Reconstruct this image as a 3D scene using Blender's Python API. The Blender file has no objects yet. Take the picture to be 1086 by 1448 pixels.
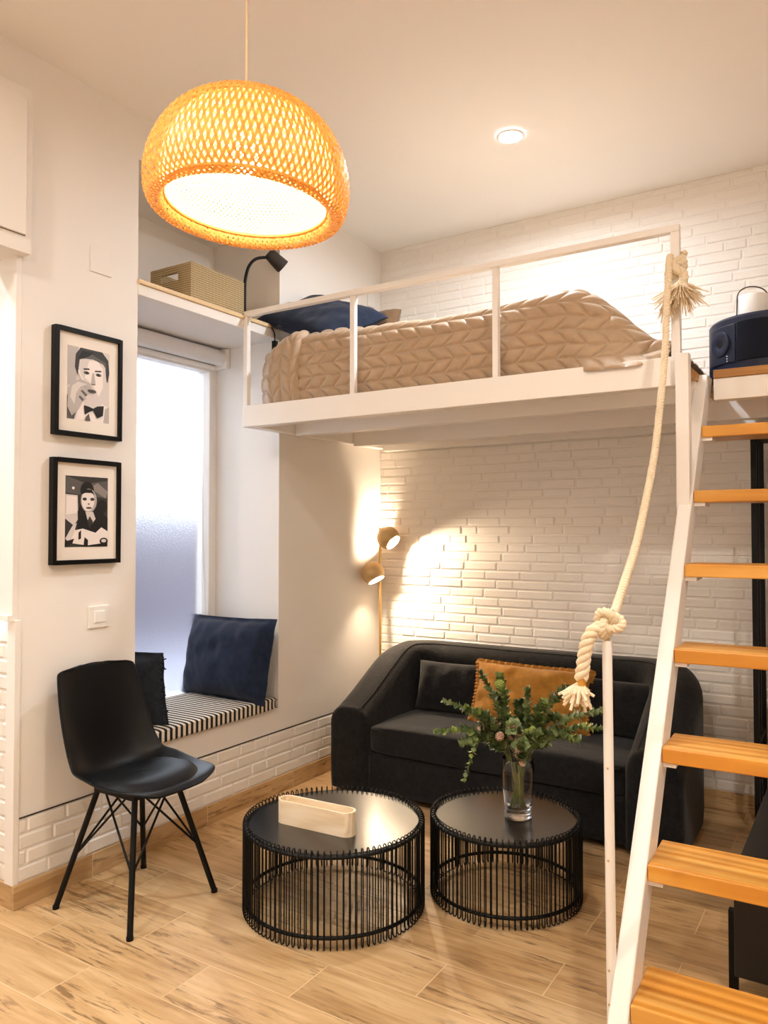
import bpy, bmesh, math, random
from mathutils import Vector, Matrix, Euler, noise
random.seed(7)
PI = math.pi
SC = bpy.context.scene
COL = SC.collection
V = Vector

# ------------------------------------------------------------------ helpers
def srgb(r, g, b):
    f = lambda c: (c / 255) / 12.92 if c / 255 <= .04045 else ((c / 255 + .055) / 1.055) ** 2.4
    return (f(r), f(g), f(b), 1)

class NT:
    """small node-tree helper"""
    def __init__(s, name):
        s.m = bpy.data.materials.new(name); s.m.use_nodes = True
        s.t = s.m.node_tree; s.n = s.t.nodes; s.l = s.t.links
        s.b = s.n['Principled BSDF']; s.out = s.n['Material Output']
        s._co = None
    def co(s, which='Object'):
        if s._co is None: s._co = s.n.new('ShaderNodeTexCoord')
        return s._co.outputs[which]
    def node(s, typ, **kw):
        nd = s.n.new(typ)
        for k, v in kw.items():
            if k.startswith('i_'):
                key = k[2:]; key = int(key) if key.isdigit() else key.replace('_', ' ')
                sock = nd.inputs[key]
                if hasattr(v, 'is_output') or isinstance(v, bpy.types.NodeSocket): s.l.new(v, sock)
                else: sock.default_value = v
            else: setattr(nd, k, v)
        return nd
    def math(s, op, a, b=None, c=None):
        nd = s.n.new('ShaderNodeMath'); nd.operation = op
        for i, v in enumerate((a, b, c)):
            if v is None: continue
            if isinstance(v, bpy.types.NodeSocket): s.l.new(v, nd.inputs[i])
            else: nd.inputs[i].default_value = v
        return nd.outputs[0]
    def map(s, scale=(1, 1, 1), loc=(0, 0, 0), rot=(0, 0, 0), src=None):
        nd = s.n.new('ShaderNodeMapping')
        nd.inputs['Scale'].default_value = scale; nd.inputs['Location'].default_value = loc; nd.inputs['Rotation'].default_value = rot
        s.l.new(src or s.co(), nd.inputs['Vector']); return nd.outputs[0]
    def noise(s, vec, scale=5, detail=3, rough=.5, dist=0):
        nd = s.node('ShaderNodeTexNoise', i_Scale=scale, i_Detail=detail, i_Roughness=rough, i_Distortion=dist)
        s.l.new(vec, nd.inputs['Vector']); return nd.outputs['Fac']
    def ramp(s, fac, stops):
        nd = s.n.new('ShaderNodeValToRGB'); e = nd.color_ramp.elements
        while len(e) < len(stops): e.new(.5)
        for el, (p, c) in zip(e, stops): el.position = p; el.color = c
        s.l.new(fac, nd.inputs[0]); return nd.outputs[0]
    def mix(s, fac, a, b, mode='MIX'):
        nd = s.n.new('ShaderNodeMix'); nd.data_type = 'RGBA'; nd.blend_type = mode
        for k, v in ((0, fac), (6, a), (7, b)):
            if isinstance(v, bpy.types.NodeSocket): s.l.new(v, nd.inputs[k])
            else: nd.inputs[k].default_value = v
        return nd.outputs[2]
    def bump(s, h, strength=.3, dist=.01):
        nd = s.node('ShaderNodeBump', i_Strength=strength, i_Distance=dist)
        s.l.new(h, nd.inputs['Height']); s.l.new(nd.outputs[0], s.b.inputs['Normal'])
    def base(s, c): 
        if isinstance(c, bpy.types.NodeSocket): s.l.new(c, s.b.inputs['Base Color'])
        else: s.b.inputs['Base Color'].default_value = c
    def set(s, **kw):
        for k, v in kw.items():
            sock = s.b.inputs[k.replace('_', ' ')]
            if isinstance(v, bpy.types.NodeSocket): s.l.new(v, sock)
            else: sock.default_value = v

def mat(name, c, rough=.5, metal=0, bump=0, bscale=60, var=0, **kw):
    t = NT(name)
    if var:
        f = t.noise(t.co(), bscale * .3, 4, .6)
        a = tuple(min(1, x * (1 - var)) for x in c[:3]) + (1,); b = tuple(min(1, x * (1 + var)) for x in c[:3]) + (1,)
        t.base(t.ramp(f, [(.3, a), (.7, b)]))
    else: t.base(c)
    t.set(Roughness=rough, Metallic=metal, **kw)
    if bump: t.bump(t.noise(t.co(), bscale, 3, .6), bump, .004)
    return t.m

def fabric(name, c, c2=None, weave=900, rough=.9, mottle=12, sheen=.2, bump=.35):
    t = NT(name)
    c2 = c2 or tuple(x * 1.5 for x in c[:3]) + (1,)
    f = t.noise(t.co(), mottle, 6, .7)
    f2 = t.noise(t.co(), weave * .25, 2, .7)
    f = t.math('ADD', t.math('MULTIPLY', f, .7), t.math('MULTIPLY', f2, .3))
    t.base(t.ramp(f, [(.35, c), (.68, c2)]))
    t.set(Roughness=rough, Sheen_Weight=sheen, Sheen_Roughness=.5)
    t.b.inputs['Specular IOR Level'].default_value = .2
    t.bump(t.math('ADD', t.noise(t.co(), weave * .3, 2, .6), t.math('MULTIPLY', t.noise(t.co(), 18, 4, .6), 3)), bump, .0025)
    return t.m

class MB:
    def __init__(s): s.v = []; s.f = []; s.mi = []; s.cur = 0
    def add(s, vs, fs):
        o = len(s.v); s.v += [V(v) for v in vs]
        for f in fs: s.f.append([i + o for i in f]); s.mi.append(s.cur)
        return s
    def box(s, x0, y0, z0, x1, y1, z1):
        vs = [(x, y, z) for z in (z0, z1) for y in (y0, y1) for x in (x0, x1)]
        return s.add(vs, [(0, 2, 3, 1), (4, 5, 7, 6), (0, 1, 5, 4), (2, 6, 7, 3), (0, 4, 6, 2), (1, 3, 7, 5)])
    def bar(s, a, b, w, h, up=(0, 0, 1)):
        """box beam from a to b, width w (sideways), height h (along up-ish)"""
        a, b = V(a), V(b); d = (b - a).normalized(); sd = d.cross(V(up)).normalized(); u = sd.cross(d)
        vs = [p + sd * (i * w / 2) + u * (j * h / 2) for p in (a, b) for j in (-1, 1) for i in (-1, 1)]
        return s.add(vs, [(0, 1, 3, 2), (4, 6, 7, 5), (0, 4, 5, 1), (2, 3, 7, 6), (0, 2, 6, 4), (1, 5, 7, 3)])
    def tube(s, pts, r, seg=8, closed=False, caps=True):
        pts = [V(p) for p in pts]; n = len(pts)
        rs = r if isinstance(r, (list, tuple)) else [r] * n
        tg = []
        for i in range(n):
            if closed: t = pts[(i + 1) % n] - pts[i - 1]
            else: t = pts[min(i + 1, n - 1)] - pts[max(i - 1, 0)]
            tg.append(t.normalized() if t.length > 1e-9 else V((0, 0, 1)))
        u = tg[0].orthogonal().normalized(); vs = []
        for i in range(n):
            u = (u - tg[i] * u.dot(tg[i]))
            u = u.normalized() if u.length > 1e-6 else tg[i].orthogonal().normalized()
            w = tg[i].cross(u)
            for k in range(seg):
                a = 2 * PI * k / seg
                vs.append(pts[i] + (u * math.cos(a) + w * math.sin(a)) * rs[i])
        fs = []
        m = n if closed else n - 1
        for i in range(m):
            j = (i + 1) % n
            off = 0
            if closed and j == 0:  # match twist
                best = min(range(seg), key=lambda k: (vs[i * seg] - vs[k]).length); off = best
            for k in range(seg):
                k2 = (k + 1) % seg
                fs.append((i * seg + k, i * seg + k2, j * seg + (k2 + off) % seg, j * seg + (k + off) % seg))
        if caps and not closed:
            fs.append(tuple(range(seg - 1, -1, -1))); fs.append(tuple((n - 1) * seg + k for k in range(seg)))
        return s.add(vs, fs)
    def lathe(s, prof, c=(0, 0, 0), seg=32, closed=False):
        c = V(c); n = len(prof); vs = []; fs = []
        for r, z in prof:
            for k in range(seg):
                a = 2 * PI * k / seg; vs.append(c + V((max(r, 1e-5) * math.cos(a), max(r, 1e-5) * math.sin(a), z)))
        for i in range(n if closed else n - 1):
            j = (i + 1) % n
            for k in range(seg):
                k2 = (k + 1) % seg; fs.append((i * seg + k, i * seg + k2, j * seg + k2, j * seg + k))
        return s.add(vs, fs)
    def grid(s, fn, nu, nv, cu=False, cv=False):
        vs = [fn(i / (nu if cu else nu - 1), j / (nv if cv else nv - 1)) for i in range(nu) for j in range(nv)]
        fs = []
        for i in range(nu if cu else nu - 1):
            for j in range(nv if cv else nv - 1):
                i2, j2 = (i + 1) % nu, (j + 1) % nv
                fs.append((i * nv + j, i2 * nv + j, i2 * nv + j2, i * nv + j2))
        return s.add(vs, fs)
    def sphere(s, c, r, seg=16, rings=10, sc=(1, 1, 1)):
        c = V(c)
        return s.grid(lambda u, v: c + V((sc[0] * r * math.sin(PI * v) * math.cos(2 * PI * u), sc[1] * r * math.sin(PI * v) * math.sin(2 * PI * u), -sc[2] * r * math.cos(PI * v))), seg, rings, cu=True)
    def squircle(s, c, h, e=.25, seg=40, rings=24):
        """superellipsoid block, half sizes h"""
        c = V(c); pw = lambda x, p: math.copysign(abs(x) ** p, x)
        def fn(u, v):
            a = 2 * PI * u; b = PI * (v - .5)
            cb = 0 if v < 1e-6 or v > 1 - 1e-6 else pw(math.cos(b), e)
            return c + V((h[0] * cb * pw(math.cos(a), e), h[1] * cb * pw(math.sin(a), e), h[2] * pw(math.sin(b), e)))
        return s.grid(fn, seg, rings, cu=True)
    def ngon(s, pts): return s.add(pts, [tuple(range(len(pts)))])
    def prism(s, pts, d):
        """extrude closed polygon by vector d"""
        n = len(pts); d = V(d); vs = [V(p) for p in pts] + [V(p) + d for p in pts]
        fs = [tuple(range(n - 1, -1, -1)), tuple(range(n, 2 * n))] + [(i, (i + 1) % n, n + (i + 1) % n, n + i) for i in range(n)]
        return s.add(vs, fs)
    def xform(s, M, start=0):
        for i in range(start, len(s.v)): s.v[i] = M @ s.v[i]
        return s

BASE = {}
def thing(name, label, cat, loc=(0, 0, 0), group=None):
    o = bpy.data.objects.new(name, None); COL.objects.link(o); o.location = loc; o.empty_display_size = .1
    BASE[o.name] = V(loc); tag(o, label, cat, group); return o
def tag(o, label=None, cat=None, group=None, kind=None):
    if label: o['label'] = label
    if cat: o['category'] = cat
    if group: o['group'] = group
    if kind: o['kind'] = kind
    return o
def build(mb, name, m, parent=None, smooth=None, bevel=0, label=None, recalc=True, origin=None):
    """world-space mesh builder -> one linked object (child vertices are made relative to the thing's base)"""
    if parent is not None: base = BASE[parent.name]
    elif origin is not None: base = V(origin)
    else:
        n = len(mb.v)
        base = V((sum(v.x for v in mb.v) / n, sum(v.y for v in mb.v) / n, min(v.z for v in mb.v)))
    me = bpy.data.meshes.new(name)
    me.from_pydata([tuple(v - base) for v in mb.v], [], mb.f)
    ms = m if isinstance(m, (list, tuple)) else [m]
    for x in ms: me.materials.append(x)
    if len(ms) > 1: me.polygons.foreach_set('material_index', mb.mi)
    if recalc:
        bm = bmesh.new(); bm.from_mesh(me); bmesh.ops.remove_doubles(bm, verts=bm.verts, dist=1e-5)
        bmesh.ops.recalc_face_normals(bm, faces=bm.faces); bm.to_mesh(me); bm.free()
    me.update()
    if smooth is not None:
        me.polygons.foreach_set('use_smooth', [True] * len(me.polygons))
        if smooth < 179: me.set_sharp_from_angle(angle=math.radians(smooth))
    o = bpy.data.objects.new(name, me); COL.objects.link(o)
    if parent is not None: o.parent = parent
    else: o.location = base
    BASE[o.name] = base
    if bevel:
        md = o.modifiers.new('bevel', 'BEVEL'); md.width = bevel; md.segments = 2; md.limit_method = 'ANGLE'; md.angle_limit = math.radians(40)
    if label: o['label'] = label
    return o
def struct(mb, name, m, parent=None, **kw):
    return tag(build(mb, name, m, parent, **kw), kind='structure')

def smoothpath(pts, n=8):
    """Catmull-Rom"""
    pts = [V(p) for p in pts]; P = [pts[0] * 2 - pts[1]] + pts + [pts[-1] * 2 - pts[-2]]; out = []
    for i in range(1, len(P) - 2):
        a, b, c, d = P[i - 1:i + 3]
        for k in range(n):
            t = k / n
            out.append(.5 * ((2 * b) + (c - a) * t + (2 * a - 5 * b + 4 * c - d) * t * t + (3 * b - a - 3 * c + d) * t ** 3))
    out.append(pts[-1]); return out
def sstep(a, b, x):
    t = min(1, max(0, (x - a) / (b - a))); return t * t * (3 - 2 * t)

# ------------------------------------------------------------------ materials
WALL = mat('wall_paint', srgb(238, 234, 229), .75, bump=.06, bscale=90)
CEIL = mat('ceiling_paint', srgb(247, 245, 242), .85)
BRICK = mat('brick_white_paint', srgb(238, 233, 226), .55, bump=.35, bscale=60)
WMETAL = mat('white_metal', srgb(240, 236, 231), .38)
WPLAST = mat('white_plastic', srgb(240, 238, 234), .35)
BLACKM = mat('black_metal', (.0035, .0035, .0035, 1), .45, Specular_IOR_Level=.22)
BLACKP = mat('black_plastic', (.0035, .0035, .0038, 1), .42, Specular_IOR_Level=.22)
BLACKL = mat('black_leatherette', (.004, .0044, .0055, 1), .48, bump=.1, bscale=400, Specular_IOR_Level=.22)
TABLETOP = mat('black_lacquer', (.006, .006, .006, 1), .22, Specular_IOR_Level=.9)
FRAMEB = mat('frame_black', (.004, .004, .004, 1), .4, Specular_IOR_Level=.22)
MATB = mat('mount_board', srgb(238, 230, 220), .8)
BRASS = mat('brass', srgb(226, 190, 120), .34, 1)
BRASSD = mat('brass_satin', srgb(206, 176, 128), .5, .55)
SHADEIN = mat('shade_white', srgb(245, 240, 230), .6)
LAMPBLK = mat('lamp_dark', srgb(48, 44, 42), .45)
ROPE = mat('cotton_rope', srgb(236, 218, 188), .9, bump=.4, bscale=500, var=.06)
ROPEGOLD = mat('rope_binding', srgb(205, 150, 60), .8)
NAVYG = mat('navy_enamel', srgb(17, 27, 52), .4, Specular_IOR_Level=.35)
NAVYD = mat('navy_dark', srgb(10, 14, 27), .5, Specular_IOR_Level=.12)
OAK = None

def emis(name, c, s):
    t = NT(name); t.base((.8, .8, .8, 1)); t.set(Emission_Color=c, Emission_Strength=s); return t.m

def wood(name, cs, axis='x', scale=1.0, rough=.45, lam=0, bump=.08):
    """cs: dark, mid, light; lam: laminated strip width across the grain"""
    t = NT(name)
    sc = {'x': (1.6, 28, 28), 'y': (28, 1.6, 28), 'z': (28, 28, 1.6)}[axis]
    g = t.noise(t.map(tuple(x * scale for x in sc)), 1, 5, .6, .6)
    sc2 = {'x': (.5, 5, 5), 'y': (5, .5, 5), 'z': (5, 5, .5)}[axis]
    g2 = t.noise(t.map(tuple(x * scale for x in sc2)), 1, 3, .5, 1.2)
    w = t.node('ShaderNodeTexWave', wave_type='BANDS', bands_direction={'x': 'Y', 'y': 'X', 'z': 'X'}[axis], i_Scale=1, i_Distortion=6, i_Detail=2)
    t.l.new(t.map(tuple(x * 1.6 * scale for x in {'x': (.6, 9, 9), 'y': (9, .6, 9), 'z': (9, 9, .6)}[axis])), w.inputs['Vector'])
    f = t.math('ADD', t.math('MULTIPLY', g, .45), t.math('ADD', t.math('MULTIPLY', g2, .3), t.math('MULTIPLY', w.outputs['Fac'], .25)))
    col = t.ramp(f, [(.3, cs[0]), (.5, cs[1]), (.68, cs[2])])
    if lam:
        sep = t.node('ShaderNodeSeparateXYZ'); t.l.new(t.co(), sep.inputs[0])
        a = sep.outputs[{'x': 1, 'y': 0, 'z': 0}[axis]]
        q = t.math('FLOOR', t.math('DIVIDE', a, lam))
        wn = t.node('ShaderNodeTexWhiteNoise', noise_dimensions='1D'); t.l.new(q, wn.inputs['W'])
        k = t.math('ADD', .8, t.math('MULTIPLY', wn.outputs['Value'], .32))
        cb = t.node('ShaderNodeCombineXYZ')
        for i in range(3): t.l.new(k, cb.inputs[i])
        col = t.mix(1, col, cb.outputs[0], 'MULTIPLY')
    t.base(col); t.set(Roughness=rough); t.bump(g, bump, .003)
    return t.m
PINE = wood('pine_tread', (srgb(192, 124, 40), srgb(216, 152, 60), srgb(230, 176, 92)), 'x', .55, .36, lam=.062, bump=.03)
DECK = wood('pine_deck', (srgb(126, 82, 34), srgb(176, 124, 60), srgb(200, 150, 84)), 'x', .8, .5)
SHELFW = wood('shelf_wood', (srgb(206, 172, 120), srgb(224, 196, 150), srgb(236, 212, 170)), 'y', 1, .5)
OAK = wood('pale_ash', (srgb(222, 198, 162), srgb(236, 216, 184), srgb(244, 228, 202)), 'x', 1.4, .5)

def floor_mat(name, rowaxis=True):
    t = NT(name)
    if rowaxis:
        vec = t.map((1, 1, 1), (1.443, -1.97, 0))
        br = t.node('ShaderNodeTexBrick', offset=.5, offset_frequency=2, squash=1, squash_frequency=2, i_Color1=(.2, .2, .2, 1), i_Color2=(.8, .8, .8, 1), i_Mortar=(.5, .5, .5, 1))
        br.inputs['Scale'].default_value = 1; br.inputs['Mortar Size'].default_value = .0022; br.inputs['Mortar Smooth'].default_value = .3
        br.inputs['Brick Width'].default_value = .62; br.inputs['Row Height'].default_value = .2; br.inputs['Bias'].default_value = 0
        t.l.new(vec, br.inputs['Vector'])
        rnd, mort = br.outputs['Color'], br.outputs['Fac']
    else:
        sep = t.node('ShaderNodeSeparateXYZ'); t.l.new(t.co(), sep.inputs[0])
        s_ = t.math('DIVIDE', t.math('ADD', sep.outputs[0], sep.outputs[1]), .62)
        wn = t.node('ShaderNodeTexWhiteNoise', noise_dimensions='1D'); t.l.new(t.math('FLOOR', s_), wn.inputs['W'])
        rnd = wn.outputs['Value']; fr = t.math('FRACT', s_)
        mort = t.math('LESS_THAN', fr, .006)
    add = t.node('ShaderNodeCombineXYZ'); 
    t.l.new(t.math('MULTIPLY', rnd, 7), add.inputs[0]); t.l.new(t.math('MULTIPLY', rnd, 13), add.inputs[1]); t.l.new(t.math('MULTIPLY', rnd, 5), add.inputs[2])
    va = t.node('ShaderNodeVectorMath', operation='ADD'); t.l.new(t.co(), va.inputs[0]); t.l.new(add.outputs[0], va.inputs[1])
    if rowaxis: sA, sB, sC = (2.2, 28, 1), (1.0, 6.5, 1), (5, 50, 1)
    else: sA, sB, sC = (2.2, 2.2, 26), (.9, .9, 8), (5, 5, 42)
    g = t.noise(t.map(sA, src=va.outputs[0]), 1, 6, .65, .8)
    g2 = t.noise(t.map(sB, src=va.outputs[0]), 1.2, 4, .6, 1.5)
    f = t.math('ADD', t.math('MULTIPLY', g, .5), t.math('MULTIPLY', g2, .5))
    col = t.ramp(f, [(.3, srgb(150, 116, 74)), (.42, srgb(188, 152, 106)), (.54, srgb(206, 172, 126)), (.68, srgb(222, 193, 150))])
    # dark weathered streaks and knots
    st = t.noise(t.map(sC, src=va.outputs[0]), 1, 4, .7, .5)
    patch = t.noise(t.map((sB[0] * 1.6, sB[1] * .6, sB[2] * 1.0), src=va.outputs[0]), 1.3, 3, .6)
    k = t.math('MULTIPLY', t.node('ShaderNodeMapRange', i_0=st, i_1=.53, i_2=.62).outputs[0], t.node('ShaderNodeMapRange', i_0=patch, i_1=.44, i_2=.56).outputs[0])
    col = t.mix(t.math('MULTIPLY', k, .75), col, srgb(112, 82, 50))
    tint = t.ramp(rnd, [(0, (.86, .85, .84, 1)), (1, (1.06, 1.05, 1.04, 1))])
    col = t.mix(1, col, tint, 'MULTIPLY')
    col = t.mix(t.math('MULTIPLY', mort, .7), col, srgb(226, 198, 156))
    t.base(col); t.set(Roughness=.36)
    t.b.inputs['Specular IOR Level'].default_value = .4
    t.bump(t.math('SUBTRACT', t.math('MULTIPLY', g, .4), mort), .25, .002)
    return t.m
FLOOR = floor_mat('wood_look_tile'); SKIRT = floor_mat('wood_look_skirting', False)

SOFA = fabric('sofa_chenille', (.002, .002, .0024, 1), (.0145, .0138, .0142, 1), 500, .9, 40, .12, .5)
NAVY = fabric('navy_linen', srgb(16, 24, 42), srgb(30, 42, 64), 1400, .85, 30, .1)
DKLINEN = fabric('charcoal_linen', srgb(24, 27, 33), srgb(42, 47, 56), 1400, .85, 30, .1)
OCHRE = fabric('ochre_linen', srgb(146, 98, 34), srgb(182, 128, 52), 1400, .85, 24, .15)
QUILT = fabric('quilt_satin_cotton', srgb(172, 147, 120), srgb(186, 161, 134), 1600, .5, 30, .25, .2)
BROWNF = fabric('brown_velvet', srgb(96, 72, 50), srgb(120, 92, 66))

def stripe_mat():
    t = NT('navy_white_stripe')
    sep = t.node('ShaderNodeSeparateXYZ'); t.l.new(t.co(), sep.inputs[0])
    wob = .5
    fr = t.math('FRACT', t.math('DIVIDE', t.math('ADD', sep.outputs[1], wob), .0305))
    m = t.math('LESS_THAN', fr, .5)
    t.base(t.mix(m, srgb(228, 216, 198), srgb(22, 24, 32))); t.set(Roughness=.9)
    t.bump(t.noise(t.co(), 300, 2), .3, .002); return t.m
STRIPE = stripe_mat()

def glass(name, rough=0, c=(1, 1, 1, 1), ior=1.45):
    t = NT(name); t.base(c); t.set(Roughness=rough, Transmission_Weight=1, IOR=ior); return t
CLEAR = glass('clear_glass').m
_fg = glass('frosted_glass', .36, (.93, .96, 1, 1), 1.3)
_fg.bump(_fg.noise(_fg.co(), 140, 2, .6), .35, .004)
FROST = _fg.m

def bamboo_mat():
    t = NT('bamboo_strip')
    f = t.noise(t.co(), 60, 3, .6)
    t.base(t.ramp(f, [(.3, srgb(196, 142, 66)), (.7, srgb(224, 176, 98))]))
    t.set(Roughness=.5)
    tr = t.node('ShaderNodeBsdfTranslucent', i_Color=srgb(244, 184, 92))
    mx = t.node('ShaderNodeMixShader', i_Fac=.35)
    t.l.new(t.b.outputs[0], mx.inputs[1]); t.l.new(tr.outputs[0], mx.inputs[2]); t.l.new(mx.outputs[0], t.out.inputs[0])
    return t.m
BAMBOO = bamboo_mat()
def liner_mat():
    t = NT('woven_liner')
    t.base(srgb(240, 226, 196)); t.set(Roughness=.7)
    tr = t.node('ShaderNodeBsdfTranslucent', i_Color=srgb(246, 222, 170))
    mx = t.node('ShaderNodeMixShader', i_Fac=.4)
    t.l.new(t.b.outputs[0], mx.inputs[1]); t.l.new(tr.outputs[0], mx.inputs[2]); t.l.new(mx.outputs[0], t.out.inputs[0])
    return t.m
LINER = liner_mat()
def basket_mat():
    t = NT('seagrass_weave')
    sep = t.node('ShaderNodeSeparateXYZ'); t.l.new(t.co(), sep.inputs[0])
    h = t.math('ADD', sep.outputs[0], sep.outputs[1])
    a = t.math('ABSOLUTE', t.math('SINE', t.math('MULTIPLY', h, PI / .0095)))
    b = t.math('ABSOLUTE', t.math('SINE', t.math('MULTIPLY', sep.outputs[2], PI / .0105)))
    w = t.math('MULTIPLY', t.math('POWER', a, .6), t.math('POWER', b, .6))
    t.base(t.ramp(w, [(.05, srgb(96, 70, 36)), (.45, srgb(206, 180, 136)), (.9, srgb(228, 206, 164))]))
    t.set(Roughness=.75); t.bump(w, .9, .006); return t.m
BASKET = basket_mat()
LEAF = NT('eucalyptus_leaf')
_f = LEAF.noise(LEAF.co(), 22, 2); LEAF.base(LEAF.ramp(_f, [(.3, srgb(66, 86, 48)), (.5, srgb(106, 126, 76)), (.72, srgb(156, 166, 120))])); LEAF.set(Roughness=.5); LEAF = LEAF.m
LEAFL = mat('young_leaf', srgb(150, 168, 84), .5, var=.15, bscale=60)
LEAFP = mat('blush_leaf', srgb(196, 160, 140), .5, var=.12, bscale=60)
LEAFW = mat('pale_leaf', srgb(206, 204, 178), .5, var=.1, bscale=60)
STEM = mat('stem_green', srgb(112, 120, 58), .5)
GREYS = [mat('print_tone_%s' % n, srgb(g, g * .965, g * .95), .55) for n, g in (('black', 16), ('charcoal', 52), ('dark', 92), ('mid', 140), ('light', 184), ('pale', 216), ('white', 240))]

# ------------------------------------------------------------------ setting
XL, YB, ZC = -2.603, 4.093, 3.122
YW = 1.645                       # near end of the left wall
NY0, NY1 = 2.18, 3.105           # niche sides
XG = -3.10                       # glass plane
XR, Y0 = 1.7, -1.9               # rest of the room, out of the frame
XK = -4.2
S = MB().box(XK - .2, Y0 - .2, -.1, XR + .2, YB + .2, 0); struct(S, 'floor', FLOOR, origin=(0, 0, 0))
S = MB().box(XK - .2, Y0 - .2, ZC, XR + .2, YB + .2, ZC + .1); struct(S, 'ceiling', CEIL)
S = MB().box(-3.4, YB, 0, XR + .2, YB + .15, ZC); struct(S, 'wall_back', BRICK)
S = MB().box(XR, Y0, 0, XR + .15, YB, ZC); struct(S, 'wall_right', WALL)
S = MB().box(XK, Y0 - .15, 0, XR, Y0, ZC); struct(S, 'wall_front', WALL)
S = MB().box(XK - .15, Y0, 0, XK, YW, ZC); struct(S, 'wall_kitchen', WALL)
WX = -3.17
S = MB()
S.box(WX, YW + .012, 0, XL, NY0, ZC)                      # pier by the pictures
S.box(WX, NY1, 0, XL, YB, ZC)                             # pier behind the sofa
S.box(WX, NY0, 0, XL, NY1, .437)                          # below the sill
S.box(WX, NY0, 2.93, XL, NY1, ZC)                         # above the upper niche
S.box(WX, NY0, 2.365, -3.08, NY1, 2.93)                   # back of the upper niche
S.box(XK, YW + .012, 0, WX, YW + .16, ZC)                 # kitchen return
S.box(WX, Y0, 2.952, XL, YW + .012, ZC)                   # bulkhead over the high cupboard
struct(S, 'wall_left', WALL)

def brickwork(mb, o, du, dn, w, h, course, length, seed, depth=.0036, joint=.005):
    """running-bond slabs on a plane: o origin, du horizontal unit, dn outward normal"""
    rnd = random.Random(seed); o, du, dn = V(o), V(du), V(dn); up = V((0, 0, 1))
    rows = int(h / course + .999)
    for r in range(rows):
        z0 = r * course + joint / 2; z1 = min(h, (r + 1) * course - joint / 2)
        if z1 - z0 < .008: continue
        x = -length * (.5 if r % 2 else 0) - rnd.random() * .06
        while x < w:
            L = length * rnd.choice((1, 1, 1, 1, .5, .75)) + rnd.uniform(-.008, .008)
            a, b = max(0, x + joint / 2), min(w, x + L - joint / 2); x += L
            if b - a < .012: continue
            nu, nv = max(2, int((b - a) / .035) + 1), 4
            d0 = depth + rnd.uniform(-.0012, .0012); off = rnd.uniform(0, 50)
            ch = .006
            def fn(u, v):
                # u,v in 0..1 over a chamfered pillow; outer ring sits on the wall
                uu = [0, ch, *[ch + (b - a - 2 * ch) * i / (nu - 1) for i in range(1, nu - 1)], b - a - ch, b - a]
                vv = [0, ch, *[ch + (z1 - z0 - 2 * ch) * i / (nv - 1) for i in range(1, nv - 1)], z1 - z0 - ch, z1 - z0]
                i = round(u * (len(uu) - 1)); j = round(v * (len(vv) - 1))
                edge = i in (0, len(uu) - 1) or j in (0, len(vv) - 1)
                p = o + du * (a + uu[i]) + up * (z0 + vv[j])
                n1 = noise.noise(V((a + uu[i], z0 + vv[j], off)) * 26) * .0011
                if not edge: return p + dn * (d0 + n1)
                return p + dn * (-.001) + (du * noise.noise(p * 40) + up * noise.noise(p * 40 + V((9, 0, 0)))) * .0015
            mb.grid(fn, nu + 2, nv + 2)
    return mb
S = brickwork(MB(), (XL - .0, YB, .085), (1, 0, 0), (0, -1, 0), XR - XL, ZC - .085, .0519, .208, 3)
build(S, 'brick_facing', BRICK, bpy.data.objects['wall_back'], smooth=22, recalc=False)['kind'] = 'structure'
S = brickwork(MB(), (XL, YW + .02, .086), (0, 1, 0), (1, 0, 0), YB - YW - .03, .228, .057, .208, 5, depth=.005)
build(S, 'brick_facing', BRICK, bpy.data.objects['wall_left'], smooth=22, recalc=False)['kind'] = 'structure'
S = brickwork(MB(), (XK, YW + .012, .086), (1, 0, 0), (0, -1, 0), XL - XK - .05, .95, .057, .208, 6, depth=.005)
build(S, 'brick_facing', BRICK, bpy.data.objects['wall_left'], smooth=22, recalc=False)['kind'] = 'structure'
# dark strip painting the shadow-gap line over the low brick strip, corner bead, skirtings
S = MB().box(XL, YW, .315, XL + .004, YB, .3195); struct(S, 'trim_1', mat('shadow_gap', srgb(50, 42, 34), .6))
S = MB().box(XL - .045, YW - .004, 0.085, XL + .006, YW + .02, 1.03); struct(S, 'trim_2', WMETAL, bevel=.002)
S = MB().box(XL, YW - .002, 0, XL + .012, YB, .086); struct(S, 'baseboard_left', SKIRT, origin=(0, 0, 0), bevel=.002)
S = MB().box(XL + .012, YB - .014, 0, XR, YB, .086); struct(S, 'baseboard_back', SKIRT, origin=(0, 0, .3), bevel=.002)
S = MB().box(XK, YW - .002, 0, XL - .0, YW + .012, .086); struct(S, 'baseboard_kitchen', SKIRT, origin=(0, 0, .6), bevel=.002)

# window in the niche
W = tag(bpy.data.objects.new('window_1', None), kind='structure'); COL.objects.link(W); BASE['window_1'] = V((0, 0, 0))
S = MB()
S.box(XG - .05, NY1 - .055, .437, XG + .05, NY1, 2.365); S.box(XG - .05, NY0, .437, XG + .05, NY0 + .055, 2.365)
S.box(XG - .05, NY0 + .055, 2.225, XG + .05, NY1 - .055, 2.365); S.box(XG - .05, NY0 + .055, .437, XG + .05, NY1 - .055, .49)
o = struct(S, 'window_frame', WMETAL, W, bevel=.004)
S = MB().box(XG - .004, NY0 + .05, .485, XG + .004, NY1 - .05, 2.23); struct(S, 'window_pane', FROST, W)
# courtyard outside
S = MB().box(-5.4, .5, -.1, -5.2, 10.0, 1.72); struct(S, 'wall_courtyard', mat('courtyard_render', srgb(78, 71, 80), .9))
S = MB().box(-5.4, .5, -.1, WX, 10.0, 0.30); struct(S, 'ground', mat('courtyard_floor', srgb(150, 150, 160), .9))

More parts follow.
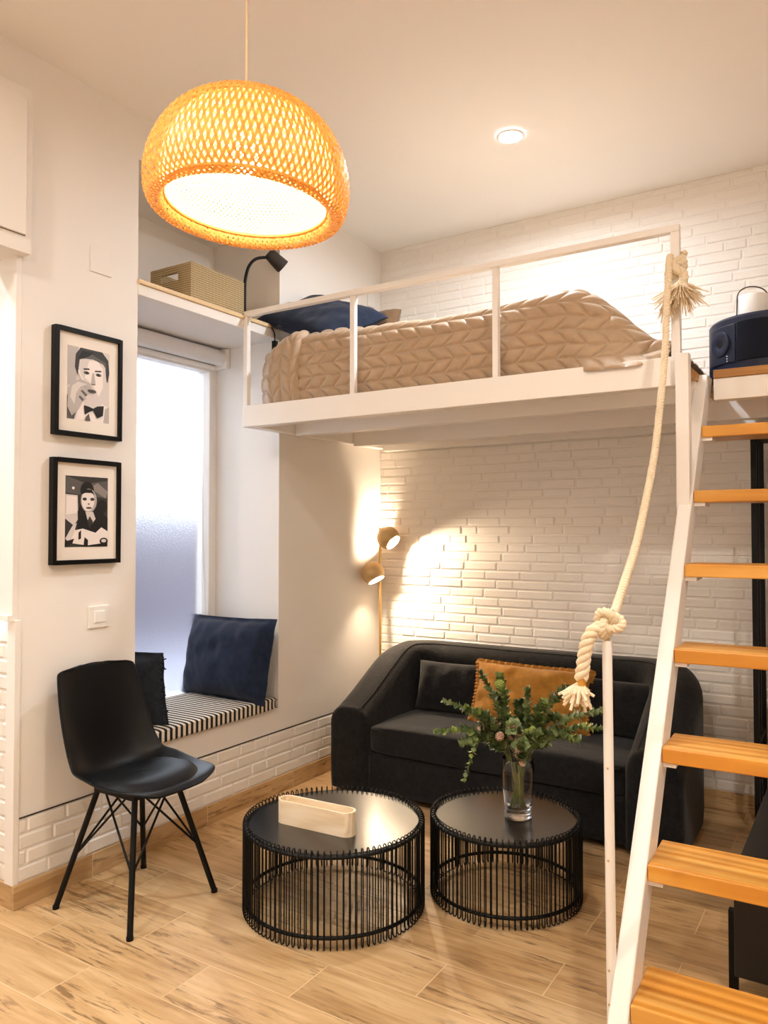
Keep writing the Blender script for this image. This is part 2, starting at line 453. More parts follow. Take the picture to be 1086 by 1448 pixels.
# roller blind
T = thing('roller_blind', 'white roller blind rolled up at the top of the frosted window', 'blind', (-3.0, 2.6, 2.26))
build(MB().tube([(-3.0, NY0 + .03, 2.30), (-3.0, NY1 - .03, 2.30)], .043, 20), 'roller', mat('blind_fabric', srgb(232, 230, 230), .7), T, smooth=50)
build(MB().box(-3.045, NY0 + .03, 2.235, -3.03, NY1 - .03, 2.26), 'bottom_bar', WPLAST, T, bevel=.003)
S = MB(); S.box(-3.055, NY1 - .03, 2.24, -2.95, NY1 - .001, 2.35); build(S, 'bracket', WPLAST, T, bevel=.006)

# niche shelf (slab between the window niche and the upper niche)
T = thing('niche_shelf', 'white shelf board with pale wood top spanning the window niche', 'shelf', (-2.8, 2.64, 2.355))
build(MB().box(-3.08, NY0, 2.352, XL + .004, NY1, 2.398), 'slab', WALL, T, bevel=.002)
build(MB().box(-3.08, NY0, 2.398, XL + .012, NY1, 2.417), 'top_board', SHELFW, T, bevel=.002, label='pale wood board')

# ------------------------------------------------------------------ kitchen corner, cupboard
T = thing('wall_cabinet', 'tall white kitchen cabinet over white brick at the left edge', 'cabinet', (-3.3, 1.5, 1.03))
build(MB().box(XK, YW - .012, 1.045, XL - .001, YW + .012, 2.36), 'body', WMETAL, T, bevel=.002)
build(MB().box(XK, YW - .03, 1.027, XL - .001, YW + .012, 1.05), 'light_rail', WMETAL, T, bevel=.002)
T = thing('high_cupboard', 'white flush cupboard high on the left wall near the ceiling', 'cupboard', (-2.6, 1.2, 2.36))
build(MB().box(-2.75, .2, 2.352, -2.556, 1.66, 2.952), 'carcass', WALL, T, bevel=.002)
build(MB().box(-2.556, .22, 2.415, -2.545, 1.632, 2.91), 'door', WALL, T, bevel=.0015)
build(MB().box(-2.5565, .21, 2.4125, -2.5552, 1.635, 2.9125), 'door_gap_shade', bpy.data.materials['shadow_gap'], T)  # dark sheet behind the door, paints the shade in its gap

T = thing('light_switch', 'white square light switch on the wall behind the black chair', 'switch', (XL, 1.995, .97))
build(MB().box(XL, 1.949, .968, XL + .008, 2.044, 1.056), 'plate', WPLAST, T, bevel=.003)
build(MB().box(XL + .008, 1.972, .989, XL + .0125, 2.021, 1.035), 'rocker', WPLAST, T, bevel=.003)
S = MB().box(XL, 1.943, 2.384, XL + .006, 2.044, 2.486); tag(build(S, 'junction_cover', WALL, bevel=.002), 'blank white square cover plate above the framed pictures', 'cover plate')
T = thing('wall_socket', 'small white socket on the left wall above the loft bed', 'socket', (XL, 3.977, 2.75))
build(MB().box(XL, 3.935, 2.745, XL + .008, 4.015, 2.825), 'plate', WPLAST, T, bevel=.003)

# ------------------------------------------------------------------ framed prints
def framed(y0, y1, z0, z1, label, shapes):
    T = thing('framed_print', label, 'picture', (XL, (y0 + y1) / 2, z0), 'framed prints on the left wall')
    d, w = .028, .017; x = XL + .001
    S = MB(); S.box(x, y0, z0, x + d, y0 + w, z1); S.box(x, y1 - w, z0, x + d, y1, z1); S.box(x, y0 + w, z1 - w, x + d, y1 - w, z1); S.box(x, y0 + w, z0, x + d, y1 - w, z0 + w)
    build(S, 'frame', FRAMEB, T, bevel=.0012)
    build(MB().box(x, y0 + w, z0 + w, x + .017, y1 - w, z1 - w), 'mount', MATB, T)
    a0, a1, b0, b1 = y0 + .058, y1 - .058, z0 + .066, z1 - .066
    S = MB(); n = 0
    for tone, pts in shapes:
        S.cur = tone; xx = x + .0172 + n * .00012; n += 1
        P = [(xx, a0 + (a1 - a0) * u, b0 + (b1 - b0) * v) for u, v in pts]
        S.ngon(P)
    build(S, 'print', GREYS, T, recalc=False, label='black and white print')
def ell(cu, cv, ru, rv, n=28, a0=0, a1=360):
    return [(min(1, max(0, cu + ru * math.cos(math.radians(a0 + (a1 - a0) * k / (n if a1 - a0 == 360 else n - 1))))), min(1, max(0, cv + rv * math.sin(math.radians(a0 + (a1 - a0) * k / (n if a1 - a0 == 360 else n - 1)))))) for k in range(n)]
full = [(0, 0), (1, 0), (1, 1), (0, 1)]
SH1 = [(5, full), (4, [(0, .45), (.2, .5), (.25, 1), (0, 1)]), (2, [(0, 0), (.16, .0), (.3, .3), (.26, .46), (.05, .4), (0, .3)]),
       (6, [(.2, 0), (1, 0), (1, .22), (.82, .27), (.5, .2), (.3, .28)]), (4, [(.86, 0), (1, 0), (1, .24), (.9, .2)]),
       (5, [(.38, .14), (.78, .18), (.84, .3), (.4, .32)]),
       (1, [(.17, .72), (.19, .9), (.3, 1), (.82, 1), (.97, .9), (1, .72), (.96, .58), (.92, .6), (.9, .8), (.3, .84), (.24, .6)]),
       (5, [(.24, .62), (.28, .83), (.45, .88), (.7, .88), (.88, .82), (.93, .6), (.88, .42), (.75, .28), (.55, .23), (.38, .3), (.28, .45)]),
       (6, [(.4, .6), (.5, .84), (.7, .86), (.84, .76), (.84, .5), (.74, .36), (.6, .5), (.5, .55)]),
       (2, [(.3, .84), (.36, .95), (.6, .93), (.9, .86), (.93, .76), (.84, .83), (.6, .87), (.42, .86)]),
       (0, [(.24, .84), (.34, .96), (.62, .97), (.5, .9), (.36, .86)]),
       (1, [(.36, .72), (.5, .735), (.52, .715), (.38, .7)]), (1, [(.64, .72), (.8, .735), (.8, .715), (.64, .7)]),
       (2, ell(.44, .665, .07, .022)), (2, ell(.73, .665, .07, .022)), (0, ell(.45, .665, .025, .018)), (0, ell(.72, .665, .025, .018)),
       (4, [(.58, .68), (.62, .68), (.66, .52), (.55, .52)]), (2, [(.53, .525), (.67, .525), (.62, .51), (.57, .51)]),
       (2, ell(.57, .42, .11, .028)), (0, [(.47, .423), (.57, .43), (.67, .423), (.57, .412)]),
       (4, [(.0, .16), (.02, .42), (.12, .52), (.3, .56), (.5, .53), (.58, .46), (.5, .44), (.4, .46), (.52, .38), (.46, .35), (.34, .4), (.44, .3), (.36, .26), (.26, .14), (.1, .04)]),
       (5, [(.06, .3), (.1, .45), (.24, .52), (.46, .51), (.3, .46), (.2, .36), (.16, .2)]), (2, [(.34, .42), (.46, .36), (.42, .33), (.3, .4)]), (2, [(.28, .34), (.38, .29), (.34, .26), (.26, .31)]),
       (6, [(.23, .68), (.27, .68), (.37, .56), (.33, .55)]),
       (0, [(.38, .21), (.4, .08), (.52, .13), (.6, .15), (.7, .05), (.84, .1), (.86, .24), (.7, .22), (.6, .18), (.5, .2)]),
       (2, [(.4, 0), (.44, .06), (.5, .1), (.54, 0)])]
SH2 = [(1, full), (2, [(0, .76), (1, .7), (1, .96), (.5, .9), (0, 1)]), (3, [(.55, .84), (.95, .7), (1, .8), (.75, .92)]), (6, ell(.18, .83, .03, .02)), (5, [(0, .4), (0, .74), (.28, .73), (.3, .4), (.2, .3)]), (6, [(.02, .45), (.03, .72), (.26, .71), (.27, .48)]),
       (0, [(.3, .1), (.28, .5), (.36, .62), (.7, .58), (.84, .5), (1, .42), (1, 0), (.4, 0)]), (0, ell(.86, .58, .12, .1)),
       (0, ell(.5, .8, .16, .13)), (4, ell(.54, .66, .19, .17)), (6, ell(.52, .66, .15, .15)), (0, [(.36, .74), (.42, .82), (.6, .82), (.68, .74), (.6, .77), (.46, .77)]),
       (1, ell(.44, .68, .05, .022)), (1, ell(.62, .68, .05, .022)), (2, [(.51, .62), (.56, .62), (.55, .6), (.52, .6)]), (2, ell(.54, .555, .07, .016)),
       (5, [(.46, .5), (.64, .5), (.7, .4), (.58, .3), (.5, .4)]), (1, [(.56, .44), (.64, .36), (.56, .26), (.5, .36)]),
       (6, [(.08, .22), (.4, .26), (.6, .22), (.7, .2), (.84, .28), (1, .22), (1, .06), (.5, .02), (.1, .06)]), (5, [(0, .12), (.16, .3), (.26, .34), (.2, .2), (.1, .06)]), (0, [(.3, .2), (.36, .24), (.36, .12), (.3, .1)]),
       (0, [(.44, .14), (.52, .1), (.52, 0), (.42, .02)]), (0, ell(.9, .08, .1, .05)), (5, ell(.9, .085, .06, .025)), (0, [(0, .08), (.2, .12), (.16, .05), (0, 0)])]
framed(1.775, 2.083, 1.717, 2.131, 'upper black-framed print of a man in a bow tie holding a cigarette', SH1)
framed(1.772, 2.081, 1.224, 1.63, 'lower black-framed print of a person with painted face and dark hair', SH2)

# ------------------------------------------------------------------ loft platform, railing
FY = 2.82
L = thing('loft_platform', 'white steel loft platform with railing carrying the bed above the sofa', 'loft', (-1.6, 3.4, 1.86))
build(MB().box(-2.598, FY, 1.862, -.556, FY + .06, 1.966), 'front_beam', WMETAL, L, bevel=.003)
build(MB().box(-2.598, FY + .06, 1.862, -2.54, YB - .02, 1.945), 'side_beam', WMETAL, L, bevel=.003)
for x0, y, x1 in ((-2.54, 3.16, -.562), (-2.54, 3.70, XR - .02), (-2.54, 4.02, XR - .02)):
    build(MB().box(x0, y, 1.846 if y > 3.5 else 1.852, x1, y + .06, 1.935), 'joist', WMETAL, L, bevel=.003)
build(MB().box(-.497, 3.158, 1.852, XR - .02, 3.218, 1.935), 'landing_beam', WMETAL, L, bevel=.003)
build(MB().box(-2.54, FY + .06, 1.936, -.575, YB - .025, 1.962), 'deck', WMETAL, L)
x = -.497
S = MB().box(-.58, FY + .062, 1.934, -.555, YB - .03, 1.966); build(S, 'deck_edge', DECK, L, bevel=.002, label='raw wood deck edge')
for k in range(6):   # landing boards run across
    x1 = min(x + .26, XR - .03)
    build(MB().box(x, 3.15, 1.936, x1 - .004, YB - .03, 1.967), 'landing_board', DECK, L, bevel=.002, label='varnished wood board'); x = x1
    if x > XR - .1: break
RZ = 2.435
build(MB().bar((-2.598, FY + .02, RZ - .0125), (-.552, FY + .02, RZ - .0125), .03, .026), 'handrail', WMETAL, L, bevel=.002)
for px in (-2.588, -1.95, -1.256):
    build(MB().box(px - .0125, FY + .0075, 1.95, px + .0125, FY + .0325, RZ - .026), 'rail_post', WMETAL, L, bevel=.002)
build(MB().box(-.582, FY + .005, 1.95, -.552, FY + .035, RZ - .026), 'rail_post', WMETAL, L, bevel=.002)

# ------------------------------------------------------------------ ladder
LA = thing('loft_ladder', 'white ladder stair with varnished orange pine treads leading up to the loft', 'ladder', (-.2, 1.8, 0))
# the inner face of the left stringer follows t -> (x, y, z)
def lad(t):  # t = tread number 0..7 (7 = lowest)
    return V((-.526 + .0062 * t, 3.222 - .1985 * t, 1.985 - .2465 * t))
d = (lad(0) - lad(7)).normalized(); side = V((math.cos(.0312), math.sin(.0312), 0)); nrm = side.cross(d).normalized()
if nrm.y > 0: nrm = -nrm
def stringer(off):
    p0 = lad(8.03) + side * off; p1 = lad(.085) + side * off
    hw = .0225; th = .085
    def sec(p, zc):  # horizontal cut
        back = V((0, th / abs(d.z) * 1.0, 0)); f = V((p.x, p.y, zc))
        return [f - side * hw, f + side * hw, f + side * hw + back, f - side * hw + back]
    S = MB(); a = sec(p0, 0.0); b = sec(p1, p1.z); S.add(a + b, [(3, 2, 1, 0), (4, 5, 6, 7)] + [(i, (i + 1) % 4, 4 + (i + 1) % 4, 4 + i) for i in range(4)])
    return S
build(stringer(-.0225), 'stringer', WMETAL, LA, bevel=.004)
build(stringer(.62 + .0225), 'stringer', WMETAL, LA, bevel=.004)
for t in range(1, 8):
    p = lad(t) - V((0, .006, 0)); dep = .165 + .004 * t; wd = .616
    S = MB(); th = .042
    q = [p + side * .002, p + side * wd, p + side * wd + V((-.0312 * dep, dep, 0)), p + side * .002 + V((-.0312 * dep, dep, 0))]
    S.add([v - V((0, 0, th)) for v in q] + q, [(3, 2, 1, 0), (4, 5, 6, 7)] + [(i, (i + 1) % 4, 4 + (i + 1) % 4, 4 + i) for i in range(4)])
    build(S, 'tread', PINE, LA, bevel=.004, label='varnished pine tread')
    S = MB().add([v - V((0, 0, th + k)) + V((0, .01, 0)) for k in (.012, 0) for v in (q[0], q[0] + side * .035, q[3] + side * .035 - V((0, .05, 0)), q[3] - V((0, .05, 0)))], [(3, 2, 1, 0), (4, 5, 6, 7)] + [(i, (i + 1) % 4, 4 + (i + 1) % 4, 4 + i) for i in range(4)])
    build(S, 'tread_bracket', WMETAL, LA)
build(MB().box(-.562, FY - .035, 1.43, -.518, FY + .012, 1.968), 'upright', WMETAL, LA, bevel=.003)
T = thing('handrail_post', 'slim white vertical post topped by the rope knot beside the ladder', 'post', (-.543, 1.88, 0))
build(MB().tube([(-.536, 1.88, 0), (-.543, 1.88, 1.085)], .0118, 16), 'pole', WMETAL, T, smooth=40)
build(MB().tube([(-.543, 1.88, 1.083), (-.543, 1.88, 1.11)], .006, 10), 'eye_bolt', BRASSD, T, smooth=40)
for z in (.22, .30, .56, .78):
    build(MB().sphere((-.5405, 1.868, z), .003, 8, 6), 'screw', BRASSD, T, smooth=179)

# ------------------------------------------------------------------ rope
R = thing('rope', 'thick twisted cream cotton rope tied between loft rail and white post', 'rope', (-.55, 1.9, 1.1))
def twist(mb, path, a=.006, r=.0068, pitch=.036, strands=3, seg=7, scale=None):
    pts = [V(p) for p in path]
    # resample
    out = []; step = .006
    L = [0]
    for i in range(1, len(pts)): L.append(L[-1] + (pts[i] - pts[i - 1]).length)
    n = max(4, int(L[-1] / step)); k = 0
    for i in range(n + 1):
        s = L[-1] * i / n
        while k < len(pts) - 2 and L[k + 1] < s: k += 1
        t = (s - L[k]) / max(1e-9, L[k + 1] - L[k]); out.append(pts[k].lerp(pts[k + 1], t))
    tg = [(out[min(i + 1, n)] - out[max(i - 1, 0)]).normalized() for i in range(n + 1)]
    u = tg[0].orthogonal().normalized(); fr = []
    for i in range(n + 1):
        u = (u - tg[i] * u.dot(tg[i])).normalized(); fr.append((u.copy(), tg[i].cross(u)))
    for q in range(strands):
        P = []; RR = []
        for i in range(n + 1):
            ang = 2 * PI * (L[-1] * i / n / pitch + q / strands); sc = scale(i / n) if scale else 1
            P.append(out[i] + (fr[i][0] * math.cos(ang) + fr[i][1] * math.sin(ang)) * a * sc); RR.append(r * sc)
        mb.tube(P, RR, seg)
    return mb
rp = [(-.576, 2.797, 2.315), (-.577, 2.783, 2.29), (-.576, 2.734, 2.129), (-.574, 2.686, 1.949), (-.572, 2.616, 1.795), (-.568, 2.502, 1.598), (-.563, 2.377, 1.46), (-.558, 2.226, 1.313), (-.552, 2.084, 1.221), (-.548, 1.99, 1.162), (-.54, 1.93, 1.145)]
build(twist(MB(), smoothpath(rp, 8)), 'hanging_line', ROPE, R, smooth=60)
kc = V((-.537, 1.875, 1.128))
S = MB()
def kpt(t):  # overhand-ish knot (trefoil)
    a = 2 * PI * t
    p = V((math.sin(a) + 2 * math.sin(2 * a), -1.1 * math.sin(3 * a), math.cos(a) - 2 * math.cos(2 * a)))
    M = Euler((0, math.radians(25), math.radians(30))).to_matrix()
    return kc + M @ (p * .0105)
twist(S, [kpt(i / 60) for i in range(60)], .0058, .0066, .034)
build(S, 'knot', ROPE, R, smooth=60)
tail = [(-.537, 1.872, 1.118), (-.553, 1.862, 1.118), (-.573, 1.853, 1.104), (-.584, 1.85, 1.075), (-.59, 1.85, 1.045), (-.594, 1.85, 1.015), (-.598, 1.85, .992)]
build(twist(MB(), smoothpath(tail, 8), .0085, .0095, .06), 'knot_tail', ROPE, R, smooth=60)
build(MB().lathe([(.0, .012), (.012, .012), (.0105, 0), (.0125, -.012), (0, -.012)], (-.598, 1.85, .983), 14), 'binding', ROPEGOLD, R, smooth=50, label='golden cord binding')
def fray(c, n, ln, down, rnd, r0=.0022, spread=1.0):
    S = MB()
    for i in range(n):
        a = rnd.uniform(0, 2 * PI); e = rnd.uniform(.15, spread)
        v = V((math.cos(a) * e, math.sin(a) * e, -down)).normalized(); l = ln * rnd.uniform(.6, 1.1)
        w = V((rnd.uniform(-1, 1), rnd.uniform(-1, 1), rnd.uniform(-1, .4))) * l * .35
        c0 = V(c) + V((rnd.uniform(-1, 1), rnd.uniform(-1, 1), rnd.uniform(-1, 1))) * .006
        S.tube(smoothpath([c0, c0 + v * l * .5 + w * .4, c0 + v * l + w], 3), [r0 * 1.5] * 4 + [r0] * 3, 5)
    return S
rr = random.Random(3)
build(fray((-.6, 1.85, .975), 60, .05, .75, rr, .0038, 1.3), 'frayed_end', ROPE, R, smooth=60)
S = MB()   # upper lashing round the rail post
pc = V((-.567, FY + .02, 0))
ring = []
for i in range(120):
    a = 2 * PI * i / 30; rq = .026 + .003 * math.sin(a * 1.7); ring.append((pc.x + rq * math.cos(a), pc.y + rq * math.sin(a), 2.318 - .06 * i / 120 + .016 * math.sin(a + .9)))
twist(S, ring, .0066, .0072, .04)
twist(S, smoothpath([(-.575, FY - .012, 2.30), (-.556, FY - .032, 2.262), (-.536, FY - .03, 2.25), (-.532, FY - .022, 2.225), (-.546, FY - .03, 2.20), (-.55, FY - .02, 2.18)], 8), .008, .009, .045)
build(S, 'lashing', ROPE, R, smooth=60)
S = fray((-.545, FY - .025, 2.215), 170, .095, .8, rr, .0021, 1.5)
S2 = fray((-.59, FY - .02, 2.19), 40, .085, 1.6, rr, .0018, .5)
S.add(S2.v, S2.f)
build(S, 'tassel', ROPE, R, smooth=60)

# ------------------------------------------------------------------ bed on the loft
B = thing('bed', 'loft bed under a beige bedspread quilted in a leaf pattern', 'bed', (-1.6, 3.4, 1.966))
build(MB().squircle((-1.76, 3.42, 2.10), (.74, .47, .13), .18), 'mattress', mat('mattress_white', srgb(232, 228, 222), .8), B, smooth=50)
QX0, QX1 = -2.5, -.60
def leafpuff(a, b, cw, ch):
    """quilting height: rows of slanted leaves, mirrored row by row"""
    r = math.floor(b / ch); v = b / ch - r
    vv = v - .13 * math.sin(2 * PI * v)
    vv = v ** 1.5 if r % 2 == 0 else 1 - (1 - v) ** 1.5
    s = a / cw + (.62 * vv if r % 2 == 0 else -.62 * vv) + (.0 if r % 2 == 0 else .62)
    u = s - math.floor(s)
    e = .55 * (1 - (2 * v - 1) ** 4)
    du, dv = min(u, 1 - u) * cw, min(v, 1 - v) * ch
    h = (1 - math.exp(-(du / .0055) ** 1.5)) * (1 - math.exp(-(dv / .0045) ** 1.5)) * (.55 + .45 * math.sin(PI * u) * math.sin(PI * v))
    return h
def quilt_pt(x, w, lift=0, puff=True, vert=False):
    """w: distance along the cross-section, 0 = front hem; up the front, round the edge, over the top and down the back"""
    endR = sstep(-1.02, -.60, x); endL = 1 - sstep(-2.5, -2.3, x)
    ztop = 2.292 - .255 * endR ** 1.25 - .035 * endL ** 2 + .012 * math.sin(x * 5) + .006 * noise.noise(V((x * 4, w * 5, 2)))
    z0 = 1.968
    hang = sstep(-1.0, -.86, x) * (1 - sstep(-.70, -.62, x))
    z0 -= .024 * hang
    H = ztop - z0; rad = min(.075, H * .45); D = 1.0
    yf = 2.905 + .012 * noise.noise(V((x * 3, 0, 5)))
    s1 = H - rad; s2 = s1 + rad * PI / 2; s3 = s2 + D - 2 * rad
    yo = 0
    if w < s1:
        t = w / s1; y = yf - .018 * math.sin(PI * t) ; z = z0 + w; n = V((0, -1, 0))
        y -= hang * (1 - t) ** 2 * (.105)
    elif w < s2:
        a = (w - s1) / rad; y = yf + rad - rad * math.cos(a); z = z0 + s1 + rad * math.sin(a); n = V((0, -math.cos(a), math.sin(a)))
    elif w < s3:
        y = yf + rad + (w - s2); z = ztop; n = V((0, 0, 1))
    else:
        a = min(1, (w - s3) / .25); y = yf + D - rad * .3 + .02 * a; z = max(1.985, ztop - (w - s3)); n = V((0, 1, 0))
    xx = x
    h = leafpuff(w * 1.0, x + 5, .080, .062) if vert else leafpuff(x + 5, w, .082, .0565)
    wr = .004 * noise.noise(V((x * 6, w * 6, 1)))
    return V((xx, y, z)) + n * (lift + wr + (.0135 * h if puff else 0))
QW = 1.5
S = MB().grid(lambda u, v: quilt_pt(QX0 + (QX1 - QX0) * u, QW * v), 640, 440)
qo = build(S, 'bedspread', QUILT, B, smooth=179, recalc=False)
def fold_pt(u, v):
    x = -2.555 + .265 * u; w = QW * .62 * v
    p = quilt_pt(max(x, -2.5), w, .024 - .018 * sstep(.9, 1, u), True, True); p.x = x
    l = 1 - sstep(-2.555, -2.45, x); p.z -= .05 * l * sstep(.2, .4, w); p.y += .05 * l
    if u > .97: p += V((0, .008, -.008))
    return p
build(MB().grid(fold_pt, 80, 190), 'folded_band', QUILT, qo, smooth=179, recalc=False)

def pillow(w, h, t, M, corner=.06, seed=1, nu=40, wr=.006, flange=0):
    """soft pillow in local XZ plane (thickness Y), transformed by M"""
    S = MB()
    for sg in (-1, 1):
        def fn(u, v, sg=sg):
            a, b = 2 * u - 1, 2 * v - 1
            fl = 1 - flange / w * 2
            ea, eb = min(1, abs(a) / fl), min(1, abs(b) / (1 - flange / h * 2))
            th = ((1 - ea ** 3.2) * (1 - eb ** 3.2)) ** .5 if ea < 1 and eb < 1 else 0
            x = a * w / 2 * (1 - corner * (1 - b * b)); z = b * h / 2 * (1 - corner * (1 - a * a))
            p = V((x, 0, z))
            k = wr * noise.noise(V((x * 9, z * 9, seed * 3.1))) + wr * .8 * noise.noise(V((x * 22 + z * 8, z * 9, seed)))
            ed = wr * 1.4 * noise.noise(V((x * 14, z * 14, seed + 9)))
            p.y = sg * (t / 2 * th + k * min(1, th * 2)) + ed + sg * .0012
            return p
        S.grid(fn, nu, nu)
    return S.xform(M)
def TRS(loc, rx=0, ry=0, rz=0): return Matrix.Translation(V(loc)) @ Euler((math.radians(rx), math.radians(ry), math.radians(rz)), 'XYZ').to_matrix().to_4x4()

S = pillow(.56, .42, .14, TRS((-2.37, 3.16, 2.445), rx=-62, ry=21, rz=-8), .07, 4)
tag(build(S, 'bed_pillow', NAVY, smooth=179, recalc=False), 'dark navy pillow leaning at the head of the loft bed', 'pillow')
S = pillow(.2, .12, .08, TRS((-2.16, 3.42, 2.46), rx=-20), .05, 6)
tag(build(S, 'small_cushion', BROWNF, smooth=179, recalc=False), 'small brown cushion peeking out behind the loft bed pillow', 'cushion')

# ------------------------------------------------------------------ upper niche: basket, reading lamp
T = thing('storage_basket', 'woven seagrass storage basket with cut-out handle on the niche shelf', 'basket', (-2.8, 2.7, 2.417))
bx0, bx1, by0, by1, bz0, bz1, bt = -2.93, -2.655, 2.53, 2.89, 2.4175, 2.605, .012
S = MB(); S.box(bx1 - bt, by0 + bt, bz0, bx1, by1 - bt, bz1); S.box(bx0, by0 + bt, bz0, bx0 + bt, by1 - bt, bz1); S.box(bx0, by1 - bt, bz0, bx1, by1, bz1); S.box(bx0 + bt, by0 + bt, bz0, bx1 - bt, by1 - bt, bz0 + bt)
hx0, hx1, hz0, hz1 = -2.86, -2.74, 2.535, 2.572
S.box(bx0, by0, bz0, bx1, by0 + bt, hz0); S.box(bx0, by0, hz1, bx1, by0 + bt, bz1); S.box(bx0, by0, hz0, hx0, by0 + bt, hz1); S.box(hx1, by0, hz0, bx1, by0 + bt, hz1)
build(S, 'body', BASKET, T)
S = MB(); r_ = .007
S.tube([(bx0 + .006, by0 + .006, bz1), (bx1 - .006, by0 + .006, bz1), (bx1 - .006, by1 - .006, bz1), (bx0 + .006, by1 - .006, bz1)], r_, 8, closed=True)
build(S, 'rim', BASKET, T, smooth=60)

T = thing('reading_lamp', 'black gooseneck reading lamp clamped on the shelf above the window', 'lamp', (-2.66, 2.90, 2.417))
build(MB().box(-2.70, 2.86, 2.4175, -2.63, 2.94, 2.44), 'clamp', LAMPBLK, T, bevel=.004)
build(MB().tube(smoothpath([(-2.66, 2.90, 2.43), (-2.66, 2.90, 2.55), (-2.66, 2.905, 2.63), (-2.655, 2.925, 2.70), (-2.65, 2.97, 2.75), (-2.64, 3.03, 2.775), (-2.63, 3.06, 2.78)], 8), .008, 10), 'gooseneck', BLACKM, T, smooth=60)
hd = (V((-2.60, 3.125, 2.745)) - V((-2.635, 3.06, 2.80))).normalized()
M = Matrix.Translation(V((-2.63, 3.065, 2.795))) @ V((0, 0, 1)).rotation_difference(hd).to_matrix().to_4x4()
S = MB().lathe([(0, -.018), (.026, -.018), (.031, -.012), (.040, .085), (.037, .085), (.028, -.005), (0, -.005)], seg=24).xform(M); build(S, 'shade', LAMPBLK, T, smooth=40)
S = MB().lathe([(0, .07), (.034, .07), (.034, .066), (0, .066)], seg=24).xform(M); build(S, 'diffuser', SHADEIN, T, smooth=40)
build(MB().tube(smoothpath([(-2.65, 2.94, 2.43), (-2.61, 3.0, 2.425), (-2.585, 3.04, 2.38), (-2.585, 3.045, 2.32), (-2.585, 3.05, 2.3)], 6), .0035, 6), 'cord', BLACKM, T, smooth=60)
build(MB().box(-2.598, 3.035, 2.28, -2.575, 3.062, 2.335), 'cord_switch', BLACKM, T, bevel=.004)

# ------------------------------------------------------------------ window seat
T = thing('seat_cushion', 'navy and white striped bench cushion on the window sill', 'cushion', (-2.82, 2.64, .437))
S = MB().squircle((-2.825, 2.645, .468), (.245, .455, .031), .16, 60, 20)
for i, v in enumerate(S.v):
    S.v[i] = v + V((0, 0, .004 * noise.noise(v * 7)))
build(S, 'pad', STRIPE, T, smooth=179, recalc=False)
S = MB(); 
for z in (.449, .489):
    S.tube([(-2.581, 2.21, z), (-2.581, 3.08, z)], .0022, 6)
build(S, 'piping', STRIPE, T, smooth=60)
S = pillow(.62, .43, .20, TRS((-2.83, 2.965, .695), rx=-13, ry=-1, rz=-3), .03, 2, flange=.02, wr=.007)
tag(build(S, 'throw_pillow', NAVY, smooth=179, recalc=False), 'plump navy blue pillow at the far end of the striped window seat', 'pillow')
P = thing('throw_pillow', 'charcoal pillow with frayed edge on the window seat behind the chair', 'pillow', (-2.85, 2.30, .5))
M = TRS((-2.865, 2.315, .645), rx=8, rz=10)
build(pillow(.52, .36, .14, M, .04, 8, flange=.02), 'cover', DKLINEN, P, smooth=179, recalc=False)
S = MB(); rr = random.Random(9)
for k in range(70):
    z = -.17 + .34 * k / 69; a = V((.245 - .02 * (1 - (z / .18) ** 2), 0, z)); 
    b = a + V((rr.uniform(.008, .026), rr.uniform(-.014, .014), rr.uniform(-.014, .012)))
    S.tube([M @ a, M @ (a.lerp(b, .5) + V((0, rr.uniform(-.006, .006), 0))), M @ b], .003, 5)
build(S, 'frayed_edge', DKLINEN, P, smooth=60)

# ------------------------------------------------------------------ chair
CX_, CY_ = -2.285, 1.935
CH = thing('dining_chair', 'black moulded chair with padded seat and crossed wire legs', 'chair', (CX_, CY_, 0))
prof = [(.225, .437), (.20, .449), (.14, .446), (.06, .436), (-.03, .430), (-.11, .437), (-.165, .465), (-.195, .52), (-.213, .60), (-.230, .69), (-.248, .77), (-.262, .825), (-.27, .843)]
hw = [.150, .185, .207, .216, .218, .214, .208, .202, .196, .190, .182, .172, .150]
PP = smoothpath([(x, 0, z) for x, z in prof], 5); HW = smoothpath([(h, 0, 0) for h in hw], 5)
nP = len(PP)
def shell_pt(u, v, off=0.0):
    i = min(nP - 1, int(round(v * (nP - 1)))); p = PP[i]; w = HW[i].x
    t = (PP[min(i + 1, nP - 1)] - PP[max(i - 1, 0)]).normalized(); n = V((-t.z, 0, t.x))      # seat normal
    if n.z < 0 and i < nP * .4: n = -n
    n = V((t.z, 0, -t.x)) if False else n
    a = 2 * u - 1
    # corner rounding at the two ends
    e = 1
    if v > .9: e = (1 - ((v - .9) / .1) ** 2.6 * .42)
    if v < .1: e = (1 - ((.1 - v) / .1) ** 2.2 * .35)
    bend = math.exp(-((v - .47) / .2) ** 2)
    curl = (abs(a) ** 2.6) * (.022 + .065 * bend) * (1 - .75 * sstep(.12, 0, v))
    cup = V((1, 0, .25)).normalized() if v > .5 else V((.55, 0, 1)).normalized()
    upv = V((.35, 0, 1)).normalized().lerp(V((1, 0, .2)).normalized(), sstep(.3, .62, v))
    y = a * w * e
    q = p + upv * curl + n * off
    if v > .86 : q.z += -.012 * abs(a) ** 2 * sstep(.86, 1, v)
    return V((CX_ + q.x, CY_ + y, q.z))
S = MB().grid(lambda u, v: shell_pt(u, v), 33, nP)
so = build(S, 'shell', BLACKP, CH, smooth=179, recalc=True)
md = so.modifiers.new('solid', 'SOLIDIFY'); md.thickness = .008; md.offset = 0
md = so.modifiers.new('sub', 'SUBSURF'); md.levels = md.render_levels = 1
S = MB()
